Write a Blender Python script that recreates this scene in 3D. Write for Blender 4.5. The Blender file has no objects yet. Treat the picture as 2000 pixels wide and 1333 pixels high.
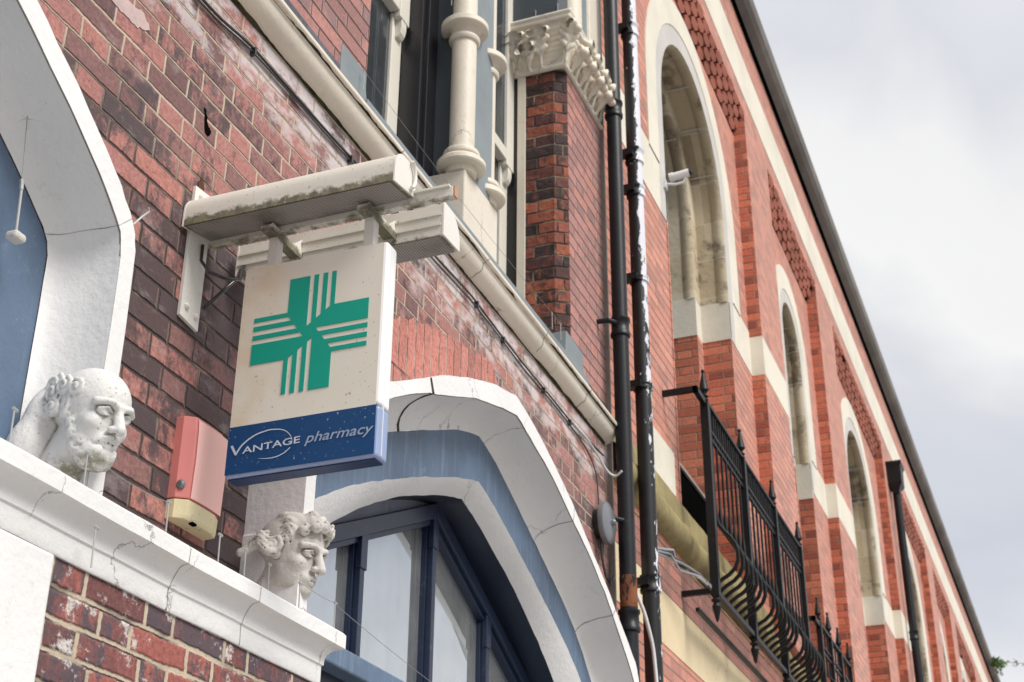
import bpy, bmesh, math, random
import numpy as np
from math import radians, sin, cos, pi
from mathutils import Vector, Matrix
from mathutils.geometry import tessellate_polygon
random.seed(7)
S = bpy.context.scene
COL = S.collection

# ------------------------------------------------------------------ camera
CAM_Y, CAM_Z = -2.6, 1.6
R = ((0.36409504, -0.93133582, 0.00695647), (0.42999824, 0.16146805, -0.88827337), (0.82615756, 0.3264072, 0.45926248))
cd = bpy.data.cameras.new('camera'); cam = bpy.data.objects.new('camera', cd); COL.objects.link(cam)
cam.matrix_world = Matrix(((R[0][0], -R[1][0], -R[2][0], 0), (R[0][1], -R[1][1], -R[2][1], CAM_Y), (R[0][2], -R[1][2], -R[2][2], CAM_Z), (0, 0, 0, 1)))
cd.sensor_width = 36; cd.lens = 50.99; cd.clip_start = 0.05; cd.clip_end = 3000
cd.dof.use_dof = True; cd.dof.focus_distance = 4.9; cd.dof.aperture_fstop = 6.3
S.camera = cam
# ------------------------------------------------------------------ world, sun, exposure
SUN_EL, SUN_AZ = 48, 197          # azimuth the light comes from, degrees from +Y clockwise
w = bpy.data.worlds.new('World'); S.world = w; w.use_nodes = True
nt = w.node_tree; N = nt.nodes; LK = nt.links
bg = N['Background']; bg.inputs[1].default_value = 0.1
sky = N.new('ShaderNodeTexSky'); sky.sky_type = 'NISHITA'; sky.sun_disc = False
sky.sun_elevation = radians(SUN_EL); sky.sun_rotation = radians(SUN_AZ)
tc = N.new('ShaderNodeTexCoord')
mp = N.new('ShaderNodeMapping'); mp.inputs['Scale'].default_value = (1.0, 1.0, 1.25); mp.inputs['Location'].default_value = (0.55, 0.2, 0.1)
LK.new(tc.outputs['Generated'], mp.inputs[0])
n1 = N.new('ShaderNodeTexNoise'); n1.inputs['Scale'].default_value = 3.4; n1.inputs['Detail'].default_value = 6; n1.inputs['Roughness'].default_value = .5; n1.inputs['Distortion'].default_value = .35
n2 = N.new('ShaderNodeTexNoise'); n2.inputs['Scale'].default_value = 2.3; n2.inputs['Detail'].default_value = 4
LK.new(mp.outputs[0], n1.inputs[0]); LK.new(mp.outputs[0], n2.inputs[0])
sx = N.new('ShaderNodeSeparateXYZ'); LK.new(tc.outputs['Generated'], sx.inputs[0])
def wm(op, a, b):
    n = N.new('ShaderNodeMath'); n.operation = op
    for i, v in enumerate((a, b)):
        if isinstance(v, (int, float)): n.inputs[i].default_value = v
        else: LK.new(v, n.inputs[i])
    return n.outputs[0]
hgt = wm('ADD', sx.outputs[2], wm('MULTIPLY', wm('SUBTRACT', n1.outputs[0], .5), .40))
cr = N.new('ShaderNodeValToRGB'); LK.new(hgt, cr.inputs[0]); e = cr.color_ramp.elements
stops = [(.0, (5.2, 5.2, 5.3)), (.22, (5.9, 5.9, 5.9)), (.30, (4.5, 4.62, 4.9)), (.37, (3.7, 3.88, 4.35)), (.43, (4.2, 4.33, 4.65)), (.485, (5.5, 5.5, 5.5)), (.55, (5.3, 5.3, 5.35)), (.62, (4.3, 4.42, 4.75)), (.78, (5.2, 5.3, 5.5)), (1., (6.2, 6.2, 6.2))]
while len(e) < len(stops): e.new(.5)
for q, (p, c) in zip(e, stops): q.position = p; q.color = (*c, 1)
m2 = N.new('ShaderNodeValToRGB'); LK.new(n2.outputs[0], m2.inputs[0])
e = m2.color_ramp.elements; e[0].position = .30; e[0].color = (.80, .80, .80, 1); e[1].position = .42; e[1].color = (1, 1, 1, 1)
mx = N.new('ShaderNodeMixRGB'); LK.new(m2.outputs[0], mx.inputs[0]); LK.new(sky.outputs[0], mx.inputs[1]); LK.new(cr.outputs[0], mx.inputs[2])
LK.new(mx.outputs[0], bg.inputs[0])
sd = bpy.data.lights.new('sun', 'SUN'); sun = bpy.data.objects.new('sun', sd); COL.objects.link(sun)
sd.energy = 2.2; sd.angle = radians(26); sd.color = (1, .965, .91)
az = radians(SUN_AZ); el = radians(SUN_EL)
sun.rotation_euler = Vector((-sin(az) * cos(el), -cos(az) * cos(el), -sin(el))).to_track_quat('-Z', 'Y').to_euler()
S.view_settings.view_transform = 'Standard'; S.view_settings.look = 'None'; S.view_settings.gamma = 1
S.view_settings.exposure = 0.74
S.cycles.max_bounces = 6

# ------------------------------------------------------------------ helpers
def wloc(p):
    v = Vector((0, 0, 0))
    while p is not None:
        v += p.location; p = p.parent
    return v
class MB:
    def __init__(s): s.v = []; s.f = []
    def add(s, vs, fs):
        o = len(s.v); s.v += [tuple(p) for p in vs]; s.f += [tuple(i + o for i in q) for q in fs]; return s
    def box(s, x0, x1, y0, y1, z0, z1):
        return s.add([(x0, y0, z0), (x1, y0, z0), (x1, y1, z0), (x0, y1, z0), (x0, y0, z1), (x1, y0, z1), (x1, y1, z1), (x0, y1, z1)],
                     [(0, 3, 2, 1), (4, 5, 6, 7), (0, 1, 5, 4), (1, 2, 6, 5), (2, 3, 7, 6), (3, 0, 4, 7)])
    def prism(s, pts, off, holes=()):
        loops = [list(map(Vector, pts))] + [list(map(Vector, h)) for h in holes]
        tri = tessellate_polygon(loops); flat = [p for l in loops for p in l]; n = len(flat); off = Vector(off)
        vs = flat + [p + off for p in flat]
        fs = [tuple(t) for t in tri] + [tuple(i + n for i in reversed(t)) for t in tri]
        o = 0
        for l in loops:
            k = len(l)
            fs += [(o + i, o + (i + 1) % k, n + o + (i + 1) % k, n + o + i) for i in range(k)]
            o += k
        return s.add(vs, fs)
    def xz(s, pts, y0, y1, holes=()):
        return s.prism([(a, y0, b) for a, b in pts], (0, y1 - y0, 0), [[(a, y0, b) for a, b in h] for h in holes])
    def yz(s, pts, x0, x1):
        return s.prism([(x0, a, b) for a, b in pts], (x1 - x0, 0, 0))
    def xy(s, pts, z0, z1):
        return s.prism([(a, b, z0) for a, b in pts], (0, 0, z1 - z0))
    def loft(s, lines, closed=False):
        k = len(lines[0]); vs = [p for l in lines for p in l]; fs = []
        for a in range(len(lines) - 1):
            for i in range(k if closed else k - 1):
                j = (i + 1) % k
                fs.append((a * k + i, a * k + j, (a + 1) * k + j, (a + 1) * k + i))
        return s.add(vs, fs)
    def tube(s, path, r, n=8, caps=True):
        P = [Vector(p) for p in path]; rs = r if isinstance(r, (list, tuple)) else [r] * len(P); rings = []
        up = None
        for i, p in enumerate(P):
            d = (P[min(i + 1, len(P) - 1)] - P[max(i - 1, 0)]).normalized()
            if up is None: up = Vector((0, 0, 1)) if abs(d.z) < .9 else Vector((1, 0, 0))
            a = d.cross(up).normalized(); b = a.cross(d).normalized(); up = b
            rings.append([p + (a * cos(2 * pi * k / n) + b * sin(2 * pi * k / n)) * rs[i] for k in range(n)])
        o = len(s.v); s.loft(rings, True)
        if caps:
            s.f.append(tuple(o + i for i in range(n))); m = len(s.v) - n; s.f.append(tuple(m + i for i in reversed(range(n))))
        return s
    def lathe(s, cx, cy, prof, n=24, rot=None):
        rings = []
        for r, z in prof:
            ring = [Vector((r * cos(2 * pi * k / n), r * sin(2 * pi * k / n), z)) for k in range(n)]
            if rot is not None: ring = [rot @ p for p in ring]
            rings.append([(p.x + cx[0], p.y + cx[1], p.z + cx[2]) if rot is not None else (p.x + cx, p.y + cy, p.z) for p in ring])
        o = len(s.v); s.loft(rings, True)
        s.f.append(tuple(o + i for i in range(n))); m = len(s.v) - n; s.f.append(tuple(m + i for i in reversed(range(n))))
        return s
    def build(s, name, mat, parent=None, bevel=0, smooth=0, seg=2):
        o0 = wloc(parent)
        me = bpy.data.meshes.new(name)
        me.from_pydata([tuple(Vector(p) - o0) for p in s.v], [], s.f); me.update()
        bm = bmesh.new(); bm.from_mesh(me); bmesh.ops.recalc_face_normals(bm, faces=bm.faces); bm.to_mesh(me); bm.free()
        me.materials.append(mat)
        ob = bpy.data.objects.new(name, me); COL.objects.link(ob)
        if parent is not None: ob.parent = parent
        if smooth:
            me.polygons.foreach_set('use_smooth', [True] * len(me.polygons)); me.set_sharp_from_angle(angle=radians(smooth))
        if bevel:
            b = ob.modifiers.new('bevel', 'BEVEL'); b.width = bevel; b.segments = seg; b.limit_method = 'ANGLE'; b.angle_limit = radians(40)
        return ob
def thing(name, label, cat, loc=(0, 0, 0), group=None):
    o = bpy.data.objects.new(name, None); COL.objects.link(o); o.location = loc; o.empty_display_size = .1
    o['label'] = label; o['category'] = cat
    if group: o['group'] = group
    return o
def tag(o, label, cat, group=None):
    o['label'] = label; o['category'] = cat
    if group: o['group'] = group
    return o
def dup(root, loc, label, dx=None):
    r = root.copy(); COL.objects.link(r); r.location = loc; r['label'] = label
    for ch in list(root.children):
        c = ch.copy(); COL.objects.link(c); c.parent = r
        for g in list(ch.children):
            d = g.copy(); COL.objects.link(d); d.parent = c
    return r
def resample(pl, n):
    P = np.array(pl, float); d = np.r_[0, np.cumsum(np.linalg.norm(np.diff(P, axis=0), axis=1))]
    t = np.linspace(0, d[-1], n); return np.stack([np.interp(t, d, P[:, i]) for i in range(P.shape[1])], 1)

# ------------------------------------------------------------------ materials
class G:
    """small node-graph writer"""
    def __init__(s, name):
        s.m = bpy.data.materials.new(name); s.m.use_nodes = True; s.nt = s.m.node_tree; s.N = s.nt.nodes; s.L = s.nt.links
        s.b = s.N['Principled BSDF']; s.geo = s.N.new('ShaderNodeNewGeometry')
        sp = s.N.new('ShaderNodeSeparateXYZ'); s.L.new(s.geo.outputs['Position'], sp.inputs[0]); s.x, s.y, s.z = sp.outputs; s.pos = s.geo.outputs['Position']
    def put(s, sock, v):
        if isinstance(v, bpy.types.NodeSocket): s.L.new(v, sock)
        elif isinstance(v, tuple) and len(v) == 3 and sock.type == 'RGBA': sock.default_value = (*v, 1)
        else: sock.default_value = v
    def M(s, op, a, b=None, c=None, clamp=False):
        n = s.N.new('ShaderNodeMath'); n.operation = op; n.use_clamp = clamp
        for i, v in enumerate((a, b, c)):
            if v is not None: s.put(n.inputs[i], v)
        return n.outputs[0]
    def vec(s, x, y, z):
        n = s.N.new('ShaderNodeCombineXYZ')
        for i, v in enumerate((x, y, z)): s.put(n.inputs[i], v)
        return n.outputs[0]
    def vm(s, op, a, b):
        n = s.N.new('ShaderNodeVectorMath'); n.operation = op; s.put(n.inputs[0], a); s.put(n.inputs[1], b); return n.outputs[0]
    def noise(s, scale, detail=4, rough=.55, vec=None, stretch=None, dist=0, out=0):
        n = s.N.new('ShaderNodeTexNoise'); n.inputs['Scale'].default_value = scale; n.inputs['Detail'].default_value = detail
        n.inputs['Roughness'].default_value = rough; n.inputs['Distortion'].default_value = dist
        v = vec if vec is not None else s.pos
        if stretch: v = s.vm('MULTIPLY', v, stretch)
        s.L.new(v, n.inputs['Vector']); return n.outputs[out]
    def step(s, v, a, b, lo=0., hi=1.):
        n = s.N.new('ShaderNodeMapRange'); n.interpolation_type = 'SMOOTHSTEP'; s.put(n.inputs[0], v); s.put(n.inputs[1], a); s.put(n.inputs[2], b)
        s.put(n.inputs[3], lo); s.put(n.inputs[4], hi); return n.outputs[0]
    def mix(s, f, a, b, mode='MIX'):
        n = s.N.new('ShaderNodeMixRGB'); n.blend_type = mode; s.put(n.inputs[0], f); s.put(n.inputs[1], a); s.put(n.inputs[2], b); return n.outputs[0]
    def ramp(s, f, stops, const=False):
        n = s.N.new('ShaderNodeValToRGB'); s.L.new(f, n.inputs[0]); r = n.color_ramp
        if const: r.interpolation = 'CONSTANT'
        while len(r.elements) < len(stops): r.elements.new(.5)
        for el_, (p, c) in zip(r.elements, stops): el_.position = p; el_.color = (*c, 1) if isinstance(c, tuple) else (c, c, c, 1)
        return n.outputs[0]
    def bump(s, h, dist=.01, strength=1.0):
        n = s.N.new('ShaderNodeBump'); n.inputs['Distance'].default_value = dist; n.inputs['Strength'].default_value = strength
        s.L.new(h, n.inputs['Height']); s.L.new(n.outputs[0], s.b.inputs['Normal'])
    def out(s, col, rough=.6, spec=.4, metal=0.):
        s.put(s.b.inputs['Base Color'], col); s.put(s.b.inputs['Roughness'], rough); s.put(s.b.inputs['Specular IOR Level'], spec); s.put(s.b.inputs['Metallic'], metal)
        return s.m

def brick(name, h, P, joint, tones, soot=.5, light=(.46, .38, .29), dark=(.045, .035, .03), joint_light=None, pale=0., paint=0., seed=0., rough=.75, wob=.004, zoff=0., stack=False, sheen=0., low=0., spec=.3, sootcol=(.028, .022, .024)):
    g = G(name)
    wx = g.M('MULTIPLY', g.M('SUBTRACT', g.noise(7, 3), .5), wob * 2.4); wz = g.M('MULTIPLY', g.M('SUBTRACT', g.noise(5.3, 4, vec=g.vm('ADD', g.pos, (3.1, 7.7, 1.9))), .5), wob * 2.4)
    fine = g.M('MULTIPLY', g.M('SUBTRACT', g.noise(46, 2), .5), wob * 1.1)
    u = g.M('ADD', g.M('ADD', g.M('SUBTRACT', g.x, g.y), 20 + seed), g.M('ADD', wx, fine))
    v = g.M('ADD', g.M('ADD', g.z, wz), fine)
    if zoff: v = g.M('SUBTRACT', v, zoff)
    vr = g.M('DIVIDE', v, h); row = g.M('FLOOR', vr); fv = g.M('FRACT', vr)
    wn = g.N.new('ShaderNodeTexWhiteNoise'); wn.noise_dimensions = '1D'; g.L.new(g.M('ADD', row, seed), wn.inputs['W'])
    sh = g.M('MULTIPLY', g.M('SUBTRACT', wn.outputs[0], .5), .07)
    ur = g.M('ADD', g.M('ADD', g.M('DIVIDE', u, P), g.M('MULTIPLY', g.M('FLOORED_MODULO', row, 2.), .5)), sh)
    t = g.M('FRACT', ur); ui = g.M('FLOOR', ur)
    isH = g.M('GREATER_THAN', t, 2. if stack else .667)
    du = g.M('MULTIPLY', g.M('MINIMUM', g.M('MINIMUM', t, g.M('SUBTRACT', 1., t)), g.M('ABSOLUTE', g.M('SUBTRACT', t, 5. if stack else .667))), P)
    dv = g.M('MULTIPLY', g.M('MINIMUM', fv, g.M('SUBTRACT', 1., fv)), h)
    d = g.M('MINIMUM', du, dv)
    # rounded arrises
    edge = g.M('ADD', d, g.M('MULTIPLY', g.M('SUBTRACT', g.noise(75, 3), .5), joint * .35))
    mk = g.step(edge, joint * .36, joint * .62)
    w3 = g.N.new('ShaderNodeTexWhiteNoise'); w3.noise_dimensions = '3D'; g.L.new(g.vec(ui, row, g.M('ADD', isH, seed)), w3.inputs['Vector'])
    r1 = w3.outputs['Value']; sc = g.N.new('ShaderNodeSeparateColor'); g.L.new(w3.outputs['Color'], sc.inputs[0]); r2, r3 = sc.outputs[1], sc.outputs[2]
    col = g.ramp(r1, tones)
    # each brick has its own grain offset
    bp = g.vm('ADD', g.pos, g.vm('MULTIPLY', w3.outputs['Color'], (9., 9., 9.)))
    grain = g.noise(60, 5, .7, vec=bp)
    col = g.mix(g.step(grain, .28, .72), g.mix(1., col, (.70, .64, .66), 'MULTIPLY'), g.mix(1., col, (1.20, 1.18, 1.17), 'MULTIPLY'))
    if soot:
        sn = g.noise(15, 10, .78, vec=bp, stretch=(1, 1, .7), dist=.25); th = g.M('SUBTRACT', .66, g.M('MULTIPLY', r2, .30 * soot + .08))
        big = g.M('ADD', g.M('MULTIPLY', g.M('SUBTRACT', g.noise(.9, 3), .5), .35), g.step(g.z, 4.75, 3.7, 0., low))
        smk = g.step(g.M('ADD', sn, big), th, g.M('ADD', th, .17))
        col = g.mix(g.M('MULTIPLY', smk, min(1., .55 + .4 * soot)), col, sootcol)
    pits = g.step(g.noise(105, 3, .6), .64, .71); col = g.mix(g.M('MULTIPLY', pits, .8), col, (.035, .022, .024))
    if pale:
        pn = g.noise(5.5, 7, .68, stretch=(.9, 1, 1.4)); pz = g.step(g.z, 4.75, 5.2)
        pm = g.M('MULTIPLY', g.step(g.M('ADD', pn, g.M('MULTIPLY', pz, .15)), .54, .70), g.M('MULTIPLY', g.M('ADD', .25, g.M('MULTIPLY', pz, .75)), pale))
        col = g.mix(pm, col, (.56, .50, .50))
    if paint:
        pn = g.noise(9, 8, .75, stretch=(1, 1, 1.2)); pn2 = g.noise(1.6, 2)
        pm = g.step(g.M('ADD', pn, g.M('MULTIPLY', g.M('SUBTRACT', pn2, .5), .4)), .545, .63); col = g.mix(g.M('MULTIPLY', pm, paint), col, (.62, .58, .55))
    if joint_light is None: jl = .5
    else: jl = joint_light(g)
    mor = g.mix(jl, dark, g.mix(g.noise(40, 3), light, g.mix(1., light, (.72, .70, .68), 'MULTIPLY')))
    # shadow gap painted dark along the upper side of each joint, here and there
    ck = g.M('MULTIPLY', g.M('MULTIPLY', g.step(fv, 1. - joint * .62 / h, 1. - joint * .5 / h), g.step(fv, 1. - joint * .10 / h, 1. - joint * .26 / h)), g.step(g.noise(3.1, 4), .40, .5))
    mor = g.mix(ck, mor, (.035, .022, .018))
    full = g.mix(mk, mor, col)
    hgt = g.M('ADD', g.M('MULTIPLY', g.step(edge, joint * .2, joint * .95), g.M('SUBTRACT', 1., g.M('MULTIPLY', jl, .55)) if joint_light is not None else 1.), g.M('ADD', g.M('MULTIPLY', grain, .18), g.M('MULTIPLY', r3, .12)))
    hgt = g.M('SUBTRACT', hgt, g.M('MULTIPLY', pits, .25))
    g.bump(hgt, .012, 1.0)
    if sheen:
        g.b.inputs['Sheen Weight'].default_value = sheen; g.b.inputs['Sheen Roughness'].default_value = .45; g.b.inputs['Sheen Tint'].default_value = (1, .70, .62, 1)
    return g.out(full, g.M('ADD', rough - .12, g.M('MULTIPLY', grain, .25)), spec)

def _p(): pass
def plain(name, col, rough=.55, spec=.4, var=.12, dirt=0., dirtcol=(.10, .085, .065), nscale=9, bumpd=0., bscale=60, crack=0., metal=0., stain=0., flake=0., flakecol=(.7, .7, .7), streak=0.):
    g = G(name)
    c2 = tuple(c * (1 - var) for c in col); c = g.mix(g.noise(nscale, 5, .6), col, tuple(min(1, q * (1 + var * .4)) for q in col)); c = g.mix(g.step(g.noise(nscale * .35, 4, .6), .35, .7), c, c2)
    if streak:
        st = g.noise(30, 4, .6, stretch=(1, 1, .06)); c = g.mix(g.M('MULTIPLY', g.step(st, .5, .75), streak), c, dirtcol)
    if dirt:
        dm = g.M('MULTIPLY', g.step(g.noise(22, 8, .75), .54, .74), g.step(g.noise(2.7, 3), .38, .68)); c = g.mix(g.M('MULTIPLY', dm, dirt), c, dirtcol)
        sp = g.step(g.noise(95, 2, .5), .70, .75); c = g.mix(g.M('MULTIPLY', sp, min(1, dirt * .8)), c, dirtcol)
    if stain:
        c = g.mix(g.M('MULTIPLY', g.step(g.noise(3.2, 6, .62), .46, .66), stain), c, (.13, .10, .065))
    h = g.noise(bscale, 5, .6)
    if crack:
        vr = g.N.new('ShaderNodeTexVoronoi'); vr.feature = 'DISTANCE_TO_EDGE'; vr.inputs['Scale'].default_value = 1.9
        wv = g.vm('ADD', g.pos, g.vm('MULTIPLY', g.noise(6, 6, .65, out=1), (.16, .16, .16))); g.L.new(wv, vr.inputs['Vector'])
        ck = g.M('MULTIPLY', g.step(vr.outputs['Distance'], .0, .0035, 1., 0.), g.step(g.noise(1.7, 2), .50, .58)); c = g.mix(g.M('MULTIPLY', ck, crack), c, (.12, .10, .08))
        h = g.M('SUBTRACT', h, g.M('MULTIPLY', ck, 2.))
    if flake:
        fm = g.M('MULTIPLY', g.step(g.M('ADD', g.noise(24, 6, .62, stretch=(1, 1, .35)), g.M('MULTIPLY', g.M('SUBTRACT', g.noise(2.2, 2), .5), .55)), .60 - .14 * flake, .625 - .14 * flake), 1.); c = g.mix(fm, c, flakecol)
        h = g.M('ADD', h, fm)
    if bumpd: g.bump(h, bumpd, .8)
    return g.out(c, rough, spec, metal)

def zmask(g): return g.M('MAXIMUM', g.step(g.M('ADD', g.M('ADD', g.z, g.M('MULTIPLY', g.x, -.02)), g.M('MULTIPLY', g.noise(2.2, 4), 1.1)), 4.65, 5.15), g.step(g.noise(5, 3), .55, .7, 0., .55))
TONE = [(0, (.13, .070, .072)), (.22, (.235, .120, .112)), (.5, (.33, .152, .135)), (.8, (.385, .172, .150)), (.97, (.40, .175, .145)), (1, (.41, .17, .12))]
M = {}
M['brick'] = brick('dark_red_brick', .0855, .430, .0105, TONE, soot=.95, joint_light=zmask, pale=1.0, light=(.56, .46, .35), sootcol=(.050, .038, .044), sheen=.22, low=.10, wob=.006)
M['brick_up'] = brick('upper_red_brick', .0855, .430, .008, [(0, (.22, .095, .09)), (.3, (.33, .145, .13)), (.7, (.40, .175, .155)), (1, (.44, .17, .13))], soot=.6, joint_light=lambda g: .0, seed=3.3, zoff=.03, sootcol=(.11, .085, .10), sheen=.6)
M['brick_pier'] = brick('sooty_pier_brick', .0855, .430, .011, [(0, (.045, .03, .03)), (.3, (.13, .045, .036)), (.6, (.24, .075, .05)), (1, (.36, .11, .06))], soot=1.0, joint_light=lambda g: g.step(g.noise(6, 3), .42, .62), light=(.36, .28, .19), seed=1.37, zoff=.01, sootcol=(.032, .024, .024))
M['brick_low'] = brick('flaked_paint_brick', .0800, .410, .016, [(0, (.12, .06, .06)), (.3, (.25, .09, .078)), (.7, (.34, .115, .092)), (1, (.40, .135, .10))], soot=1.0, joint_light=lambda g: g.step(g.noise(5, 3), .25, .5), light=(.56, .47, .36), paint=.9, seed=2.2, sootcol=(.085, .065, .078), wob=.007)
M['brick_far'] = brick('orange_red_brick', .0875, .440, .0085, [(0, (.27, .070, .038)), (.3, (.46, .130, .070)), (.7, (.57, .170, .094)), (1, (.66, .22, .12))], soot=.22, joint_light=lambda g: g.step(g.noise(2, 3), .4, .6, .45, 1.), light=(.36, .26, .19), seed=5.1, rough=.62, wob=.003, spec=.3, sheen=.8, sootcol=(.12, .045, .035))
M['brick_base'] = brick('weathered_base_brick', .0875, .440, .0085, [(0, (.20, .07, .055)), (.5, (.31, .105, .08)), (1, (.40, .13, .095))], soot=.5, joint_light=lambda g: .6, light=(.35, .27, .20), seed=8.1, wob=.002, sheen=.5)
M['soldier'] = brick('arch_voussoir_brick', .60, .0865, .008, [(0, (.36, .115, .085)), (.5, (.44, .15, .115)), (1, (.50, .18, .14))], soot=.35, joint_light=lambda g: g.step(g.noise(8, 3), .45, .6), seed=4., stack=True, zoff=.25, sootcol=(.09, .07, .085), sheen=.45)
M['blue_brick'] = brick('slate_blue_brick', .0785, .70, .006, [(0, (.075, .08, .10)), (1, (.13, .135, .16))], soot=.3, joint_light=lambda g: .6, light=(.40, .32, .2), seed=6., rough=.5)
M['white'] = plain('white_masonry_paint', (.735, .725, .72), .62, .3, var=.06, dirt=.35, dirtcol=(.30, .27, .23), nscale=5, bumpd=.004, bscale=38, crack=.3)
M['white_carved'] = plain('white_carved_paint', (.70, .69, .67), .6, .3, var=.08, dirt=.35, dirtcol=(.22, .20, .13), nscale=12, bumpd=.0025, bscale=90)
M['grimy_carved'] = plain('grimy_carved_paint', (.60, .57, .54), .65, .25, var=.14, dirt=.55, dirtcol=(.20, .165, .12), nscale=16, bumpd=.003, bscale=110)
M['cream'] = plain('cream_masonry_paint', (.70, .635, .535), .5, .35, var=.07, dirt=.5, dirtcol=(.22, .17, .11), nscale=6, bumpd=.0025, bscale=50, crack=.9)
M['cream_trim'] = plain('cream_gloss_paint', (.72, .68, .60), .4, .4, var=.05, dirt=.2, dirtcol=(.25, .2, .14), nscale=10)
M['blue'] = plain('blue_wall_paint', (.098, .148, .228), .5, .4, var=.34, dirt=.4, dirtcol=(.30, .38, .46), nscale=4, bumpd=.002, bscale=50, streak=.25)
M['navy'] = plain('navy_gloss_paint', (.012, .018, .036), .38, .5, var=.2, nscale=8, bumpd=.001)
M['frame_blue'] = plain('window_frame_blue', (.011, .020, .048), .32, .42, var=.2, nscale=9, dirt=.3, dirtcol=(.25, .28, .32))
M['spandrel'] = plain('faded_blue_board', (.24, .26, .34), .5, .4, var=.25, nscale=9, streak=.5, dirtcol=(.34, .34, .38))
M['slate'] = plain('slate_grey_paint', (.060, .075, .088), .5, .4, var=.18, nscale=7, bumpd=.0015, streak=.15, dirtcol=(.12, .13, .14))
M['sill_grey'] = plain('pale_grey_sill_paint', (.22, .25, .265), .55, .35, var=.15, nscale=7, dirt=.3, dirtcol=(.12, .12, .12), bumpd=.0015)
M['black_frame'] = plain('black_gloss_frame', (.012, .012, .015), .35, .5, var=.2)
M['pipe'] = plain('black_pipe_paint', (.007, .008, .011), .42, .32, var=.3, nscale=14, dirt=.3, dirtcol=(.16, .16, .18), bumpd=.001)
def flaked_pipe():
    g = G('flaking_black_pipe'); c = g.mix(g.noise(14, 4), (.007, .007, .008), (.018, .018, .021))
    side = g.step(g.M('SUBTRACT', g.x, g.M('MULTIPLY', g.y, .6)), 8.735, 8.80)            # paint has gone first on the weather side
    lim = g.M('SUBTRACT', .74, g.M('ADD', g.M('MULTIPLY', side, g.step(g.z, 5.6, 7.2, .14, .34)), g.step(g.z, 4.6, 6.4, .03, .08)))
    n = g.M('ADD', g.noise(24, 7, .66, stretch=(1, 1, .38)), g.M('MULTIPLY', g.M('SUBTRACT', g.noise(1.9, 2), .5), .35))
    fm = g.step(n, lim, g.M('ADD', lim, .02)); c = g.mix(fm, c, g.mix(g.noise(18, 3), (.60, .61, .68), (.74, .75, .80))); g.bump(fm, .002, .8)
    return g.out(c, .45, .32)
M['pipe_flaked'] = flaked_pipe()
M['rust'] = plain('rusty_pipe', (.20, .075, .035), .8, .2, var=.5, nscale=25, flake=.5, flakecol=(.02, .02, .025), bumpd=.002)
M['iron'] = plain('black_wrought_iron', (.008, .008, .010), .45, .28, var=.3, nscale=20, dirt=.2, dirtcol=(.2, .19, .05))
def blockstone():
    g = G('tan_sandstone'); wn = g.N.new('ShaderNodeTexWhiteNoise'); wn.noise_dimensions = '2D'
    g.L.new(g.vec(g.M('FLOOR', g.M('DIVIDE', g.z, .43)), g.M('FLOOR', g.M('DIVIDE', g.y, .21)), 0.), wn.inputs['Vector'])
    c = g.ramp(wn.outputs[0], [(0, (.36, .30, .21)), (.3, (.55, .47, .34)), (.7, (.64, .57, .44)), (1, (.70, .65, .54))])
    c = g.mix(g.noise(7, 5, .6), c, g.mix(1., c, (.78, .74, .68), 'MULTIPLY'))
    c = g.mix(g.M('MULTIPLY', g.step(g.noise(3.2, 7, .66), .49, .64), .75), c, (.13, .10, .075))
    jm = g.step(g.M('MINIMUM', g.M('FRACT', g.M('DIVIDE', g.z, .43)), g.M('SUBTRACT', 1., g.M('FRACT', g.M('DIVIDE', g.z, .43)))), .012, .022, .7, 0.); c = g.mix(jm, c, (.60, .54, .44))
    g.bump(g.noise(18, 5, .6), .008, .8); return g.out(c, .8, .2)
M['stone'] = blockstone()
M['stone_pale'] = plain('pale_limestone', (.72, .67, .57), .7, .25, var=.1, nscale=5, dirt=.35, dirtcol=(.32, .27, .2), bumpd=.003, bscale=25)
M['stone_grey'] = plain('grey_limestone', (.56, .54, .51), .7, .25, var=.1, nscale=5, streak=.35, dirtcol=(.3, .28, .25), bumpd=.003)
M['lichen'] = plain('lichened_sill_stone', (.34, .28, .14), .85, .2, var=.25, nscale=7, dirt=.95, dirtcol=(.36, .29, .04), bumpd=.006, bscale=20, stain=.5)
M['band'] = plain('yellow_painted_band', (.68, .56, .36), .6, .3, var=.1, nscale=4, crack=.9, dirt=.3)
M['coping'] = plain('dark_grey_coping', (.21, .195, .18), .85, .2, var=.3, nscale=3, dirt=.4, dirtcol=(.3, .27, .23), bumpd=.006, bscale=14)
M['terracotta'] = plain('terracotta_tile', (.46, .16, .11), .7, .3, var=.3, nscale=7, dirt=.5, dirtcol=(.08, .04, .035))
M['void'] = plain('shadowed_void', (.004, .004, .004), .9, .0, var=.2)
M['metal'] = plain('galvanised_pin', (.42, .42, .42), .5, .4, var=.1, metal=.2)
M['wire'] = plain('thin_steel_wire', (.30, .30, .31), .5, .4, var=.1)
M['cable'] = plain('black_cable', (.02, .02, .022), .28, .7, var=.2, nscale=30)
M['cable_white'] = plain('white_cable', (.65, .65, .66), .5, .4, var=.1)
M['red'] = plain('red_alarm_plastic', (.66, .22, .20), .45, .35, var=.08, nscale=3)
M['red_front'] = plain('faded_red_plastic', (.86, .51, .46), .5, .35, var=.05, nscale=3)
M['yellowed'] = plain('yellowed_cream_plastic', (.66, .58, .36), .5, .35, var=.1, nscale=8, dirt=.8, dirtcol=(.07, .07, .03))
M['bell'] = plain('grey_bell_metal', (.20, .21, .23), .35, .5, var=.2, dirt=.4, dirtcol=(.07, .07, .07), metal=.4)
M['leaf'] = plain('weed_leaf', (.13, .21, .08), .6, .3, var=.4, nscale=40)
M['patch'] = plain('pinkish_render_patch', (.58, .44, .42), .8, .2, var=.25, nscale=14, dirt=.6, dirtcol=(.3, .2, .19), bumpd=.004)
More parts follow.
